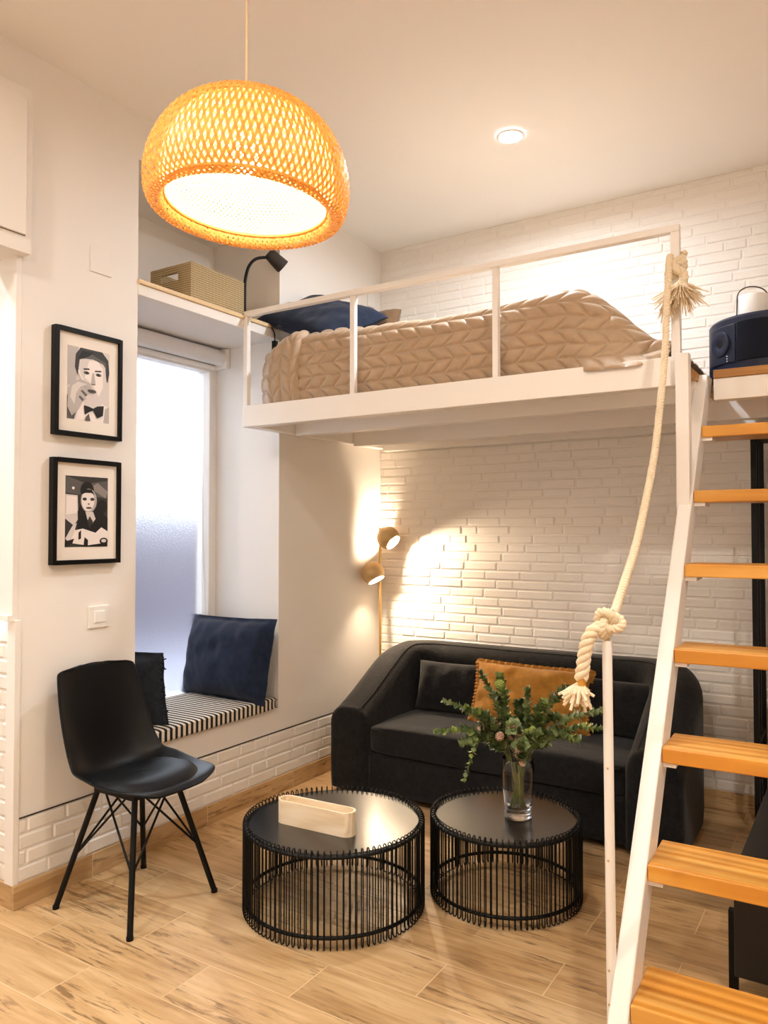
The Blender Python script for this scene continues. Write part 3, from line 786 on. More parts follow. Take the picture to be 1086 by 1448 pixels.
def pad(u, v):
    a = 2 * PI * u; r = v
    pw = lambda x, p: math.copysign(abs(x) ** p, x)
    dx, dy = pw(math.cos(a), .75), pw(math.sin(a), .75)
    X = .025 + .175 * dx * r; Y = .185 * dy * r
    vv = max(0, min(1, (0.225 - X) / .40 * .47)); i = int(vv * (nP - 1)); z = PP[i].z + (abs(Y / .2) ** 2.6) * .04 * math.exp(-((vv - .47) / .2) ** 2) + .014 * (abs(Y / .2)) ** 2.6
    h = .030 * (1 - r ** 6) ** .5 if r < 1 else 0
    return V((CX_ + X, CY_ + Y, z + .004 + h))
S.grid(pad, 48, 14, cu=True)
build(S, 'seat_pad', BLACKL, CH, smooth=179)
feet = [(-2.482, 1.737), (-2.085, 1.735), (-2.095, 2.133), (-2.484, 2.133)]
tops = []
for fx, fy in feet:
    tx, ty = CX_ + (fx - CX_) * .50, CY_ + (fy - CY_) * .50; tops.append((tx, ty))
    S = MB().tube([(fx, fy, .006), (tx, ty, .415)], .0105, 12); S.tube([(fx, fy, 0), (fx, fy, .012)], .012, 12); build(S, 'leg', BLACKM, CH, smooth=40)
for i in range(4):
    for j in ((i + 1) % 4, (i + 3) % 4):
        fx, fy = feet[i]; tx, ty = tops[i]; a = V((fx, fy, 0)).lerp(V((tx, ty, .415)), .44)
        b = V((tops[j][0] * .8 + tx * .2, tops[j][1] * .8 + ty * .2, .415))
        build(MB().tube([a, b], .0042, 8), 'brace', BLACKM, CH, smooth=40)
S = MB().box(tops[0][0] - .01, tops[0][1] - .01, .408, tops[2][0] + .01, tops[2][1] + .01, .424); build(S, 'seat_mount', BLACKM, CH)

# ------------------------------------------------------------------ sofa
SX0, SX1, SYF, SYB = -2.40, -.645, 3.30, 4.055
SO = thing('sofa', 'charcoal two-seat sofa with rounded sloping arms against the brick wall', 'sofa', ((SX0 + SX1) / 2, 3.7, 0))
AW = .235; R_ = .235
cl = []   # centreline of the wrap-around arm/back
xa, xb, yb = SX0 + AW / 2, SX1 - AW / 2, SYB - AW / 2
cl.append((xa, SYF)); 
for k in range(1, 15): cl.append((xa, SYF + (yb - R_ - SYF) * k / 14))
for k in range(1, 13):
    a = PI - PI / 2 * k / 12; cl.append((xa + R_ + R_ * math.cos(a), yb - R_ + R_ * math.sin(a)))
for k in range(1, 30): cl.append((xa + R_ + (xb - xa - 2 * R_) * k / 30, yb))
for k in range(0, 13):
    a = PI / 2 - PI / 2 * k / 12; cl.append((xb - R_ + R_ * math.cos(a), yb - R_ + R_ * math.sin(a)))
for k in range(1, 15): cl.append((xb, yb - R_ - (yb - R_ - SYF) * k / 14))
NC = len(cl)
def armtop(x, y):
    t = sstep(SYF - .02, yb - .12, y); lin = min(1, max(0, (y - SYF) / (yb - .10 - SYF)))
    return .452 + .268 * (.7 * lin + .3 * t)
secs = []
sec_loop = []
for k in range(9): sec_loop.append((-1, .02 + .0 * k, 0)) if False else None
def arm_section(i):
    x, y = cl[i]; x2, y2 = cl[min(i + 1, NC - 1)]; x1, y1 = cl[max(i - 1, 0)]
    t = V((x2 - x1, y2 - y1, 0)).normalized(); n = V((-t.y, t.x, 0))   # n = outward (left of travel)
    zt = armtop(x, y); pts = []
    hw_ = AW / 2; rr_ = .095
    prof = [(hw_ * .96, .03), (hw_ * 1.0, .10)]
    m = 7
    for k in range(1, 6): prof.append((hw_, .10 + (zt - rr_ - .10) * k / 6))
    for k in range(m + 1):
        a = PI / 2 * k / m; prof.append((hw_ - rr_ + rr_ * math.cos(a), zt - rr_ + rr_ * math.sin(a)))
    for k in range(m + 1):
        a = PI / 2 + PI / 2 * k / m; prof.append((-hw_ + rr_ + rr_ * math.cos(a), zt - rr_ + rr_ * math.sin(a)))
    for k in range(1, 7): prof.append((-hw_, zt - rr_ - (zt - rr_ - .03) * k / 6))
    return x, y, t, n, prof
S = MB(); rings = []
for i in range(NC):
    x, y, t, n, prof = arm_section(i)
    rings.append([V((x, y, z)) + n * a + V((0, 0, .004 * noise.noise(V((x * 4, y * 4, z * 6))))) for a, z in prof])
def capring(ring, t, amt, sh):
    c = sum(ring, V()) / len(ring); out = []
    for p in ring:
        q = p - c; out.append(V((c.x + q.x * (1 - sh), p.y + amt, c.z + q.z * (1 - sh * .35) if p.z > .1 else p.z)))
    return out
r0 = rings[0]; rN = rings[-1]
pre = [capring(r0, None, -.034, .34), capring(r0, None, -.031, .18), capring(r0, None, -.022, .08), capring(r0, None, -.010, .02)]
post = [capring(rN, None, -.010, .02), capring(rN, None, -.022, .08), capring(rN, None, -.031, .18), capring(rN, None, -.034, .34)]
allr = pre + rings + post; m = len(allr[0])
S.add([p for r in allr for p in r], [(i * m + j, (i + 1) * m + j, (i + 1) * m + (j + 1) % m, i * m + (j + 1) % m) for i in range(len(allr) - 1) for j in range(m)] + [tuple(range(m)), tuple(range((len(allr) - 1) * m, len(allr) * m))])
fr_ = build(S, 'frame', SOFA, SO, smooth=50)
# seams along the top edges
for which, lab in ((7 + 5, 'inner'), (7 + 3, 'outer')):
    pass
S = MB(); S.tube([allr[i][7 + 10] + V((0, 0, .001)) for i in range(3, len(allr) - 3)], .0032, 6); build(S, 'piping', SOFA, fr_, smooth=60)
ix0, ix1, iyb = SX0 + AW - .01, SX1 - AW + .01, SYB - AW + .02
build(MB().box(ix0, SYF - .012, .03, ix1, iyb, .235), 'base', SOFA, SO, bevel=.02)
S = MB().squircle(((ix0 + ix1) / 2, (SYF - .022 + iyb) / 2, .298), ((ix1 - ix0) / 2, (iyb - SYF + .03) / 2, .068), .16, 70, 24)
for i, v in enumerate(S.v):
    if v.z > .3:
        cu = 1 - abs((v.x - (ix0 + ix1) / 2) / ((ix1 - ix0) / 2)) ** 3; S.v[i] = v + V((0, 0, .012 * max(0, cu) + .008 * noise.noise(v * 5)))
sc_ = build(S, 'seat_cushion', SOFA, SO, smooth=179)
zz = .352
S = MB(); pts = [(ix0 + .03 + (ix1 - ix0 - .06) * k / 20, SYF - .02, zz) for k in range(21)]
S.tube(pts, .0035, 6); build(S, 'piping', SOFA, sc_, smooth=60)
for px, py in ((SX0 + .12, SYF + .04), (SX1 - .12, SYF + .04), (SX0 + .2, SYB - .15), (SX1 - .2, SYB - .15)):
    build(MB().box(px - .03, py - .03, 0, px + .03, py + .03, .035), 'foot', BLACKM, SO)

S = pillow(.46, .27, .13, TRS((-1.90, 3.745, .505), rx=-16, rz=4), .05, 11)
tag(build(S, 'throw_pillow', SOFA, smooth=179, recalc=False), 'charcoal lumbar pillow at left end of sofa beside ochre cushion', 'pillow')
S = pillow(.46, .27, .13, TRS((-1.03, 3.75, .50), rx=-16, rz=-4), .05, 12)
tag(build(S, 'throw_pillow', SOFA, smooth=179, recalc=False), 'charcoal lumbar pillow at right end of sofa behind white post', 'pillow')
OC = thing('ochre_cushion', 'ochre yellow lumbar cushion with frilled edge in middle of sofa', 'cushion', (-1.46, 3.68, .37))
M = TRS((-1.455, 3.69, .52), rx=-20, ry=1, rz=3)
build(pillow(.60, .30, .15, M, .05, 15, wr=.014), 'cover', OCHRE, OC, smooth=179, recalc=False)
S = MB()
def frill(u, v):
    # ruffled strip around the rim
    s = u * 4; k = int(s) % 4; f = s - int(s)
    c = [(-1, -1), (1, -1), (1, 1), (-1, 1)]
    a = V(c[k]).lerp(V(c[(k + 1) % 4]), f); a3 = V((a.x, 0, a.y))
    x = a.x * .30 * (1 - .05 * (1 - a.y ** 2)); z = a.y * .15 * (1 - .05 * (1 - a.x ** 2))
    out = V((a.x if abs(a.x) > .98 else 0, 0, a.y if abs(a.y) > .98 else 0)).normalized()
    wob = .007 * math.sin(u * 420) * v
    return M @ (V((x, 0, z)) + out * (.020 * v - .004) + V((0, wob + .003 * v * math.sin(u * 130), 0)))
S.grid(frill, 900, 4, cu=True)
build(S, 'frill', OCHRE, OC, smooth=179, recalc=False)

# ------------------------------------------------------------------ floor lamp
FL = thing('floor_lamp', 'brass floor lamp with small globe spot heads in the corner behind the sofa', 'lamp', (-2.52, 3.965, 0))
PX, PY = -2.525, 3.965
build(MB().tube([(PX, PY, .02), (PX, PY, 1.375)], .0085, 14), 'pole', BRASS, FL, smooth=40)
build(MB().lathe([(0, 0), (.10, 0), (.10, .016), (.02, .024), (0, .024)], (PX, PY, 0), 32), 'base', BRASS, FL, smooth=40)
BULBW = emis('lamp_bulb', (1, .77, .53, 1), 3900)
BULBS = emis('lamp_bulb_small', (1, .77, .53, 1), 2400)
def spot_head(c, aim, r=.07, deg=46, bm=None):
    c = V(c); aim = V(aim).normalized(); M = Matrix.Translation(c) @ V((0, 0, -1)).rotation_difference(aim).to_matrix().to_4x4()
    n = 14; cut = math.radians(deg)       # opening half-angle seen from the centre
    out = [(r * math.sin(a), r * math.cos(a)) for a in [(PI - cut) * k / n for k in range(n + 1)]]
    inn = [((r - .003) * math.sin(a), (r - .003) * math.cos(a)) for a in [(PI - cut) * k / n for k in range(n, -1, -1)]]
    h = build(MB().lathe(out, seg=28).xform(M), 'spot_shade', BRASSD, FL, smooth=60)
    build(MB().lathe(inn, seg=28).xform(M), 'liner', SHADEIN, h, smooth=60)
    build(MB().sphere(M @ V((0, 0, -.004)), .014, 14, 10), 'bulb', bm or BULBW, h, smooth=179)
    p = V((PX, PY, c.z)); q = c - (c - p).normalized() * (r - .004)
    if (q - p).length > .004: build(MB().tube([p, q], .0045, 8), 'arm', BRASS, h, smooth=60)
spot_head((-2.462, 3.955, 1.312), (.80, -.02, -.62))
spot_head((-2.522, 3.88, 1.10), (.52, .0, -.85), bm=BULBS)
spot_head((-2.498, 4.032, 1.285), (-.76, -.36, .54), .043, 58, BULBS)  # extra head hidden behind the upper one, added to light the left wall

# ------------------------------------------------------------------ wire coffee tables
def wire_table(name, label, cx, cy, r, h, n):
    T = thing(name, label, 'coffee table', (cx, cy, 0), 'round wire coffee tables')
    ri = r - .018
    def rounded(y=0):
        out = []; rr_ = .009
        for (x0, z0, a0) in ((r - rr_, h - rr_, 0), (ri + rr_, h - rr_, 90), (ri + rr_, rr_ + .002, 180), (r - rr_, rr_ + .002, 270)):
            for k in range(5):
                a = math.radians(a0 + 90 * k / 4); out.append(V((x0 + rr_ * math.cos(a), 0, z0 + rr_ * math.sin(a))))
        return out
    loop = rounded(); me = None
    for k in range(n):
        a = 2 * PI * k / n
        if me is None:
            o = build(MB().tube([V((cx, cy, 0)) + p for p in loop], .0022, 6, closed=True), 'wire_loop', BLACKM, T, smooth=60); me = o
        else:
            o = me.copy(); COL.objects.link(o); o.parent = T
        o.rotation_euler = (0, 0, a)
    rm = (r + ri) / 2
    for z, nm in ((.04, 'lower_ring'), (h - .022, 'upper_ring')):
        build(MB().tube([(cx + rm * math.cos(2 * PI * k / 72), cy + rm * math.sin(2 * PI * k / 72), z) for k in range(72)], .0068, 8, closed=True), nm, BLACKM, T, smooth=60)
    build(MB().lathe([(0, h - .022), (ri - .001, h - .022), (ri + .001, h - .019), (ri - .001, h - .014), (0, h - .014)], (cx, cy, 0), 72), 'tabletop', TABLETOP, T, smooth=30)
    return T
wire_table('coffee_table', 'larger round black wire coffee table with wooden tray on it', -1.662, 2.300, .327, .318, 96)
wire_table('coffee_table', 'smaller round black wire coffee table with vase on it', -1.167, 2.705, .279, .303, 84)
S = MB(); hwid, hl, hh = .033, .125, .082; tz = .3045; tc = V((-1.668, 2.20, tz)); tr = math.radians(3)
out = []; 
for k in range(24):
    a = -PI / 2 + PI * k / 23; out.append((hl + hwid * math.cos(a), hwid * math.sin(a)))
for k in range(24):
    a = PI / 2 + PI * k / 23; out.append((-hl + hwid * math.cos(a), hwid * math.sin(a)))
inn = [((abs(x) - .0) * math.copysign(1, x) * 1.0, y) for x, y in out]
def off(p, d):
    x, y = p; cxx = max(-hl, min(hl, x)); v = V((x - cxx, y)); v = v * ((hwid - d) / v.length) if v.length > 0 else v; return (cxx + v.x, v.y)
T_in = [off(p, .006) for p in out]
Rz = Matrix.Rotation(tr, 3, 'Z')
def P3(p, z): return tc + Rz @ V((p[0], p[1], z))
loops = [[P3(p, 0) for p in out], [P3(p, hh) for p in out], [P3(p, hh) for p in T_in], [P3(p, .008) for p in T_in]]
n = len(out); vs = [v for l in loops for v in l]; fs = [(i * n + k, i * n + (k + 1) % n, (i + 1) * n + (k + 1) % n, (i + 1) * n + k) for i in range(3) for k in range(n)] + [tuple(range(n - 1, -1, -1)), tuple(3 * n + k for k in range(n))]
S.add(vs, fs); tag(build(S, 'wooden_tray', OAK, smooth=35), 'pale oval wooden box tray standing on the larger wire table', 'tray')

# ------------------------------------------------------------------ vase with eucalyptus
VC = V((-1.118, 2.712, .2893))
S = MB().lathe([(0, .001), (.044, .001), (.05, .006), (.051, .02), (.048, .03), (.0525, .06), (.0585, .12), (.06, .17), (.058, .215), (.0565, .2185), (.0545, .215), (.0565, .17), (.055, .12), (.049, .06), (.044, .034), (.03, .028), (0, .027)], VC, 48)
tag(build(S, 'glass_vase', CLEAR, smooth=60), 'clear glass vase of eucalyptus on the smaller wire table', 'vase')
fdir = V((-.533, .846, 0)); rdir = V((.846, .533, 0))
rl = random.Random(21)
def sprig(tip, label, leafm, nl=34, size=.017, start=.42, fat=1.0, droop=0):
    T = thing('eucalyptus_sprig', label, 'sprig', tuple(VC + V((0, 0, .03))), 'eucalyptus sprigs in the vase')
    tip = V(tip)
    dirh = V((tip.x - VC.x, tip.y - VC.y, 0)); dh = dirh.normalized() if dirh.length > .01 else V((1, 0, 0))
    bot = VC + V((0, 0, .032)) - dh * rl.uniform(.01, .032) + V((-dh.y, dh.x, 0)) * rl.uniform(-.02, .02)
    neck = VC + V((0, 0, .218)) + dh * rl.uniform(.026, .043) + V((-dh.y, dh.x, 0)) * rl.uniform(-.02, .02)
    mid = neck.lerp(tip, .5) + V((0, 0, .05 + droop)) 
    path = smoothpath([bot, neck, mid, tip], 14)
    n = len(path)
    build(MB().tube(path, [.0022 - .0012 * i / n for i in range(n)], 6), 'stem', STEM, T, smooth=60)
    S = MB()
    def leaf(p, d, up, l, w):
        d = d.normalized(); sd = d.cross(up); sd = sd.normalized() if sd.length > .01 else d.orthogonal().normalized(); nn = sd.cross(d)
        vs = []; fs = []
        m = 6
        prof_ = (0.12, .75, 1, .95, .62, .05)
        for k in range(m):
            t = k / (m - 1); c = p + d * l * t + nn * (.22 * l * math.sin(t * 2.2)); ww = w * prof_[k]
            vs += [c - sd * ww + nn * ww * .25, c, c + sd * ww + nn * ww * .25]
        for k in range(m - 1):
            for j in (0, 1): fs.append((k * 3 + j, k * 3 + j + 1, k * 3 + 4 + j, k * 3 + 3 + j))
        S.add(vs, fs)
    tot = 0
    for k in range(nl):
        t = start + (1 - start) * k / (nl - 1); i = min(n - 2, int(t * (n - 1))); p = path[i].lerp(path[i + 1], t * (n - 1) - i); tg = (path[i + 1] - path[i]).normalized()
        o1 = tg.orthogonal().normalized(); o2 = tg.cross(o1); a = k * 1.9 + rl.uniform(-.4, .4)
        sz = 1.15 * size * (1.15 - .5 * (k / nl)) * rl.uniform(.8, 1.2)
        for s_ in (0, PI):
            r_ = o1 * math.cos(a + s_) + o2 * math.sin(a + s_)
            d_ = (r_ + tg * rl.uniform(.35, .9) + V((0, 0, rl.uniform(-.25, .25))))
            S.mi and None; S.cur = 0 if rl.random() > .2 or len(leafm) < 2 else 1
            leaf(p, d_, tg + V((rl.uniform(-.3, .3), rl.uniform(-.3, .3), rl.uniform(-.3, .3))), sz * 1.75, sz * .72 * fat)
    for k in range(4):
        r_ = V((rl.uniform(-1, 1), rl.uniform(-1, 1), rl.uniform(-.2, 1))); S.cur = 0 if len(leafm) < 2 else 1
        leaf(path[-1], r_ * .6 + (path[-1] - path[-2]).normalized(), r_.orthogonal(), size * .9, size * .3)
    build(S, 'foliage', leafm, T, smooth=179, recalc=False)
sprig((-1.375, 2.55, .605), 'long eucalyptus sprig reaching far left over the sofa seat', [LEAF, LEAFL], 30, .015)
sprig((-1.345, 2.57, .716), 'thin eucalyptus sprig rising to upper left of the vase', [LEAF], 22, .014)
sprig((-1.285, 2.60, .432), 'eucalyptus sprig drooping down on the left of the vase', [LEAF, LEAFL], 34, .013, .45, 1, .13)
sprig((-1.235, 2.64, .822), 'eucalyptus sprig standing up before left half of ochre cushion', [LEAF], 24, .015)
sprig((-1.175, 2.68, .80), 'tall round-leaved sprig topped with a lime green rosette', [LEAF, LEAFL], 40, .02, .4)
sprig((-1.087, 2.731, .757), 'upright narrow eucalyptus sprig at centre before ochre cushion', [LEAF], 26, .015)
sprig((-.965, 2.80, .765), 'curled sprig leaning toward the white rope end', [LEAF, LEAFP], 40, .02)
sprig((-.862, 2.875, .68), 'sprig with pale white tips leaning far right', [LEAF, LEAFW], 32, .017)
sprig((-.852, 2.878, .618), 'lowest long sprig reaching right toward the white post', [LEAF, LEAFL], 30, .015)
sprig((-1.01, 2.66, .60), 'short bushy sprig bending forward right of the vase rim', [LEAF, LEAFL], 36, .02, .42)
sprig((-1.22, 2.62, .62), 'short bushy sprig with blush leaves left of the vase rim', [LEAF, LEAFP], 40, .021, .42)
sprig((-1.10, 2.62, .64), 'thick leafy sprig in middle front of the bouquet', [LEAF, LEAFP], 40, .021, .42)
sprig((-1.0, 2.79, .66), 'dense back sprig filling the right of the bouquet', [LEAF], 40, .02, .42)
sprig((-1.13, 2.76, .70), 'dense back sprig filling the centre of the bouquet', [LEAF], 40, .02, .42)
for tip, lab in (((-1.27, 2.60, .69), 'mid-length sprig fanning out at upper left of the bouquet'), ((-1.30, 2.62, .56), 'short sprig filling the lower left of the bouquet'), ((-.93, 2.82, .58), 'short sprig filling the lower right of the bouquet'), ((-1.03, 2.74, .71), 'mid-length sprig standing right of the centre before the ochre cushion'), ((-1.19, 2.70, .73), 'leafy sprig standing left of the centre behind the lime rosette'), ((-1.06, 2.60, .54), 'short curly sprig hanging over the front of the vase rim')):
    sprig(tip, lab, [LEAF, rl.choice((LEAFL, LEAFP, LEAF))], 38, .02, .4)
def bloom(c, r, m, label):
    S = MB(); c = V(c)
    for k in range(46):
        z = 1 - 2 * (k + .5) / 46; a = k * 2.39996; q = V((math.sqrt(1 - z * z) * math.cos(a), math.sqrt(1 - z * z) * math.sin(a), z))
        S.sphere(c + q * r * .8, r * .24, 7, 5, (1, 1, .8))
    S.sphere(c, r * .75, 10, 8)
    S.tube(smoothpath([c, c.lerp(VC + V((0, 0, .21)), .6) + V((0, 0, .01)), VC + V((0.0, 0.0, .2)), VC + V((.012, -.01, .05))], 5), .0016, 6)
    tag(build(S, 'flower_head', m, smooth=179), label, 'flower')
bloom((-1.172, 2.672, .782), .019, LEAFL, 'lime green flower cluster at the top of the bouquet')
bloom((-1.075, 2.635, .545), .021, LEAFL, 'lime green flower cluster low above the vase rim')
bloom((-1.16, 2.64, .598), .018, LEAFP, 'blush pink flower cluster at the middle of the bouquet')

# ------------------------------------------------------------------ pendant lamp
LC = V((-1.29, 1.41, 2.13))
PL = thing('pendant_lamp', 'large woven bamboo dome pendant lamp hanging from a thin cord', 'lamp', tuple(LC))
rprof = smoothpath([(.05, 0, .268), (.10, 0, .266), (.155, 0, .245), (.203, 0, .203), (.236, 0, .145), (.250, 0, .085), (.247, 0, .035), (.235, 0, .008), (.218, 0, .0), (.204, 0, .010), (.199, 0, .03)], 6)
def on_prof(t, o=0):
    f = t * (len(rprof) - 1); i = min(len(rprof) - 2, int(f)); p = rprof[i].lerp(rprof[i + 1], f - i); tg = (rprof[i + 1] - rprof[i]).normalized(); n = V((-tg.z, 0, tg.x)); 
    if n.x * (1 if t < .75 else 1) < 0 and t < .6: n = -n
    return p + n * o
TILT = Matrix.Translation(LC) @ Euler((math.radians(-2.5), math.radians(2.5), 0)).to_matrix().to_4x4()
S = MB(); NS = 96; turns = .19; M_ = 46
for dr in (1, -1):
    for k in range(NS):
        L_, R2 = [], []
        for i in range(M_ + 1):
            t = i / M_; a = 2 * PI * k / NS + dr * turns * 2 * PI * t * .62
            p = on_prof(t); rad = p.x; wv = .0013 * (1 if (i + k) % 2 else -1) * dr
            hwid = .0037 * min(1, rad / .16 + .1) + .0001
            for s_, lst in ((-1, L_), (1, R2)):
                aa = a + s_ * hwid / max(rad, .02)
                rr_ = rad + wv
                lst.append(V((rr_ * math.cos(aa), rr_ * math.sin(aa), p.z + (.0008 * dr))))
        vs = L_ + R2; q = M_ + 1
        S.add(vs, [(i, i + 1, q + i + 1, q + i) for i in range(M_)])
S.xform(TILT)
build(S, 'woven_shade', BAMBOO, PL, smooth=179, recalc=False)
S = MB()   # inner woven liner, denser and paler
iprof = smoothpath([(.05, 0, .258), (.10, 0, .254), (.148, 0, .232), (.185, 0, .190), (.205, 0, .14), (.212, 0, .08), (.205, 0, .035)], 5)
NI, MI = 110, 40
for dr in (1, -1):
    for k in range(NI):
        L_, R2 = [], []
        for i in range(MI + 1):
            t = i / MI; f = t * (len(iprof) - 1); j = min(len(iprof) - 2, int(f)); p = iprof[j].lerp(iprof[j + 1], f - j)
            a = 2 * PI * k / NI + dr * .2 * 2 * PI * t; hwid = .0036 * min(1, p.x / .15 + .1)
            for s_, lst in ((-1, L_), (1, R2)):
                aa = a + s_ * hwid / max(p.x, .02); lst.append(V((p.x * math.cos(aa), p.x * math.sin(aa), p.z + .0006 * dr)))
        S.add(L_ + R2, [(i, i + 1, MI + 2 + i, MI + 1 + i) for i in range(MI)])
S.xform(TILT)
build(S, 'inner_liner', LINER, PL, smooth=179, recalc=False, label='pale woven inner liner')
S = MB().tube([TILT @ V((.2 * math.cos(2 * PI * k / 80), .2 * math.sin(2 * PI * k / 80), .028)) for k in range(80)], .0045, 8, closed=True)
S.tube([TILT @ V((.05 * math.cos(2 * PI * k / 40), .05 * math.sin(2 * PI * k / 40), .267)) for k in range(40)], .004, 8, closed=True)
build(S, 'rim_hoop', BAMBOO, PL, smooth=60)
build(MB().tube([LC + V((0, 0, .26)), (LC.x, LC.y, ZC)], .003, 8), 'cord', mat('cream_cord', srgb(226, 200, 160), .7), PL, smooth=60)
build(MB().lathe([(0, .20), (.018, .20), (.02, .268), (.012, .285), (0, .285)], LC, 20), 'socket', WPLAST, PL, smooth=40)
PBULB = emis('pendant_bulb', (1, .84, .64, 1), 100)
build(MB().sphere(LC + V((0, 0, .15)), .042, 20, 12, (1, 1, 1.2)), 'bulb', PBULB, PL, smooth=179)

# ------------------------------------------------------------------ ceiling downlights (one in view, the rest unseen and added as fill light)
DLC = emis('downlight_cool', (.86, .93, 1, 1), 1100)
FILLW = emis('fill_downlight_warm', (1, .91, .805, 1), 1040)
def downlight(x, y, m, label, r=.047):
    T = thing('ceiling_downlight', label, 'ceiling light', (x, y, ZC), 'recessed ceiling downlights')
    build(MB().lathe([(r, 0), (r + .014, -.001), (r + .016, -.006), (r + .004, -.009), (r, -.006), (r, 0)], (x, y, ZC - .001), 36), 'ring', WPLAST, T, smooth=50)
    build(MB().lathe([(0, -.003), (r, -.003), (r, -.001), (0, -.001)], (x, y, ZC - .001), 36), 'lens', m, T, smooth=50)
downlight(-1.333, 3.178, DLC, 'round recessed ceiling downlight shining over the loft bed')
for x, y in ((.5, 1.2), (-.6, -.3), (-2.0, .2)):  # unseen lamps added to brighten the room
    downlight(x, y, FILLW, 'added warm fill downlight in the near half of the room')

downlight(-3.3, .6, DLC, 'added cool fill downlight over the kitchen corner')  # unseen lamp added to brighten the kitchen corner
# ------------------------------------------------------------------ things on the landing
AP = V((-.335, 3.46, 1.968)); ar = .222
T = thing('drum_appliance', 'navy blue drum-shaped appliance with round dial on the landing', 'appliance', tuple(AP))
build(MB().lathe([(0, 0), (ar - .006, 0), (ar, .006), (ar, .218), (ar - .008, .228), (ar - .02, .231), (0, .231)], AP, 72), 'body', NAVYG, T, smooth=35)
def arc_panel(a0, a1, z0, z1, d, m, name):
    S = MB(); n = 24
    vs = []
    for k in range(n + 1):
        a = math.radians(a0 + (a1 - a0) * k / n)
        for rad in (ar - .002, ar + d):
            for z in (z0, z1): vs.append(AP + V((rad * math.cos(a), rad * math.sin(a), z)))
    fs = []
    for k in range(n):
        b = k * 4; c = b + 4
        fs += [(b + 2, c + 2, c + 3, b + 3), (b, c, c + 2, b + 2), (b + 1, b + 3, c + 3, c + 1), (b, b + 1, c + 1, c)]
    fs += [(0, 2, 3, 1), (n * 4, n * 4 + 1, n * 4 + 3, n * 4 + 2)]
    S.add(vs, fs); return build(S, name, m, T, smooth=40, bevel=.002)
arc_panel(207, 244, .045, .195, .004, NAVYG, 'front_panel')
arc_panel(246, 330, .045, .200, .003, NAVYD, 'door_panel')
a = math.radians(226); dn = V((math.cos(a), math.sin(a), 0)); dc = AP + dn * (ar + .004) + V((0, 0, .125)); M = Matrix.Translation(dc) @ V((0, 0, 1)).rotation_difference(dn).to_matrix().to_4x4()
kn = build(MB().lathe([(0, .0005), (.016, .001), (.019, .003), (.034, .002), (.046, .0045), (.05, .003), (.051, -.004)], seg=32).xform(M), 'dial', NAVYG, T, smooth=50)
build(MB().lathe([(0, .001), (.018, .001), (.018, -.001), (0, -.001)], seg=20).xform(M), 'dial_hub', BLACKM, kn, smooth=50)
for dz in (.052, .062, .072):
    a2 = math.radians(235); p = AP + V((math.cos(a2), math.sin(a2), 0)) * (ar + .0045) + V((0, 0, dz)); build(MB().sphere(p, .0025, 8, 6), 'indicator_dot', WPLAST, T, smooth=179)
LP = V((-.395, 3.50, 2.1995))
T = thing('white_lantern', 'white cylinder lantern with dark wire handle above the navy drum', 'lantern', tuple(LP))
build(MB().lathe([(0, 0), (.06, 0), (.062, .004), (.062, .118), (.058, .126), (0, .126)], LP, 36), 'body', WPLAST, T, smooth=40)
hp = []
for k in range(21):
    a = PI * k / 20; hp.append(LP + rdir * (-.066 * math.cos(a)) * (1.0) + V((0, 0, .105 + .062 * math.sin(a) ** .7)))
hp = [LP - rdir * .068 + V((0, 0, .045))] + hp + [LP + rdir * .068 + V((0, 0, .045))]
build(MB().tube(hp, .0028, 8), 'handle', mat('dark_wire', srgb(70, 58, 50), .5), T, smooth=60)
build(MB().sphere(LP - rdir * .068 + V((0, 0, .045)), .005, 10, 8), 'handle_pin', BLACKM, T, smooth=179)

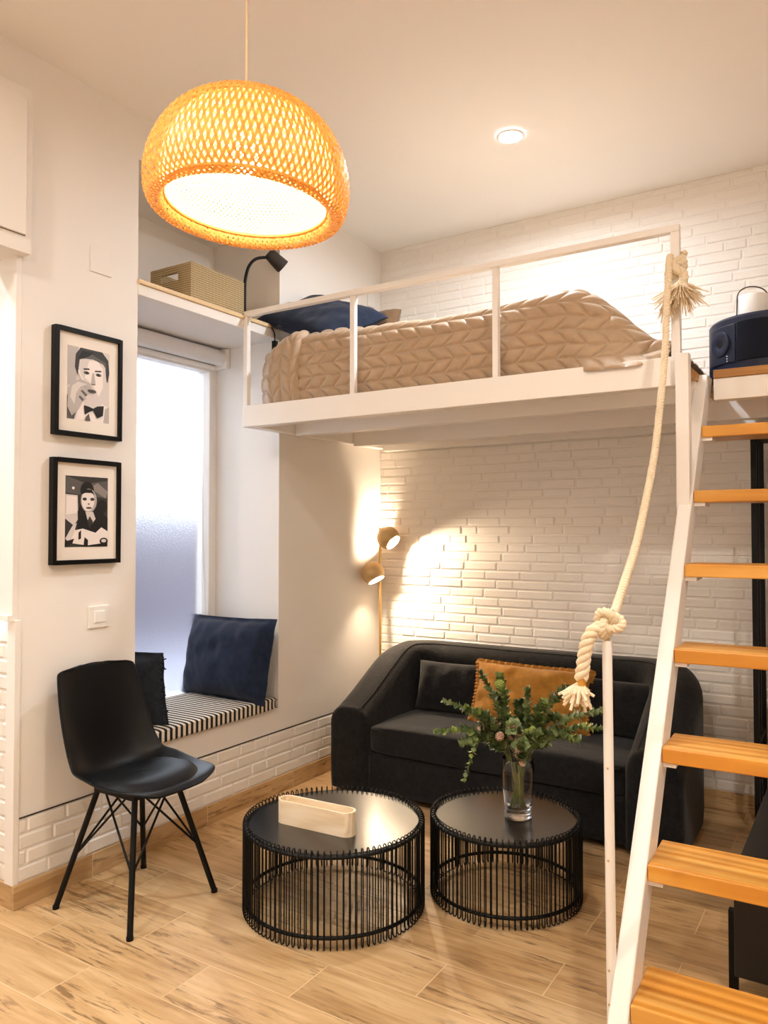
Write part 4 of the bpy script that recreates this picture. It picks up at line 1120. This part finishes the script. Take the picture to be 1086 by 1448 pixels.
# ------------------------------------------------------------------ black rack and media cabinet under the landing
T = thing('metal_rack', 'black metal rack standing by the brick wall under the landing', 'rack', (-.1, 3.88, 0))
for x in (-.43, .35):
    for y in (3.76, 4.04):
        build(MB().box(x - .011, y - .011, 0, x + .011, y + .011, 1.79), 'post', BLACKM, T, bevel=.001)
for x in (-.43, .35):
    for z in (1.779, 1.50, 1.14, .78, .42, .1):
        build(MB().box(x - .009, 3.771, z - .009, x + .009, 4.029, z + .009), 'cross_bar', BLACKM, T)
    build(MB().box(x - .006, 3.885, .1, x + .006, 3.905, 1.779), 'slat', BLACKM, T)
build(MB().box(-.419, 3.75, 1.768, .339, 4.05, 1.79), 'shelf', BLACKM, T)
for z in (1.42, 1.05, .7, .35):
    build(MB().box(-.34, 3.76, z, .339, 4.04, z + .016), 'shelf', BLACKM, T)
build(MB().box(-.32, 3.90, .36, .3, 3.91, 1.70), 'back_panel', mat('rack_mesh', (.004, .004, .004, 1), .6), T)
T = thing('media_cabinet', 'low black cabinet on slim metal legs behind the ladder', 'cabinet', (.1, 2.9, 0))
build(MB().box(-.345, 2.44, .07, .75, 3.30, .365), 'body', mat('black_laminate', (.006, .006, .0065, 1), .4), T, bevel=.003)
for x, y in ((-.355, 2.50), (-.355, 3.2), (.72, 2.5), (.72, 3.2)):
    build(MB().box(x - .0125, y - .0125, 0, x + .0125, y + .0125, .235), 'leg', BLACKM, T, bevel=.002)

# ------------------------------------------------------------------ camera, world, light levels
cam = bpy.data.cameras.new('camera'); co_ = bpy.data.objects.new('camera', cam); COL.objects.link(co_)
cam.sensor_fit = 'AUTO'; cam.sensor_width = 36; cam.lens = 36 * 1089 / 1448; cam.clip_start = .02
co_.location = (0, 0, 1.35); co_.rotation_euler = (math.radians(90 + 1.45), 0, math.radians(32.2)); SC.camera = co_
w = bpy.data.worlds.new('sky'); SC.world = w; w.use_nodes = True
bg = w.node_tree.nodes['Background']; bg.inputs[0].default_value = (.86, .92, 1, 1); bg.inputs[1].default_value = 5.0

# LED strip under the kitchen cabinet
S = MB().box(XK + .1, YW - .02, 1.022, XL - .06, YW - .008, 1.027); build(S, 'light_strip', emis('led_strip', (1, .92, .82, 1), 16), bpy.data.objects['wall_cabinet'], label='glowing light strip')

SC.view_settings.view_transform = 'Standard'; SC.view_settings.look = 'None'; SC.view_settings.gamma = 1; SC.view_settings.use_curve_mapping = False
SC.view_settings.exposure = .5
SC.cycles.use_denoising = True
SC.cycles.sample_clamp_indirect = 6
SC.cycles.diffuse_bounces = 6
SC.cycles.transparent_max_bounces = 12
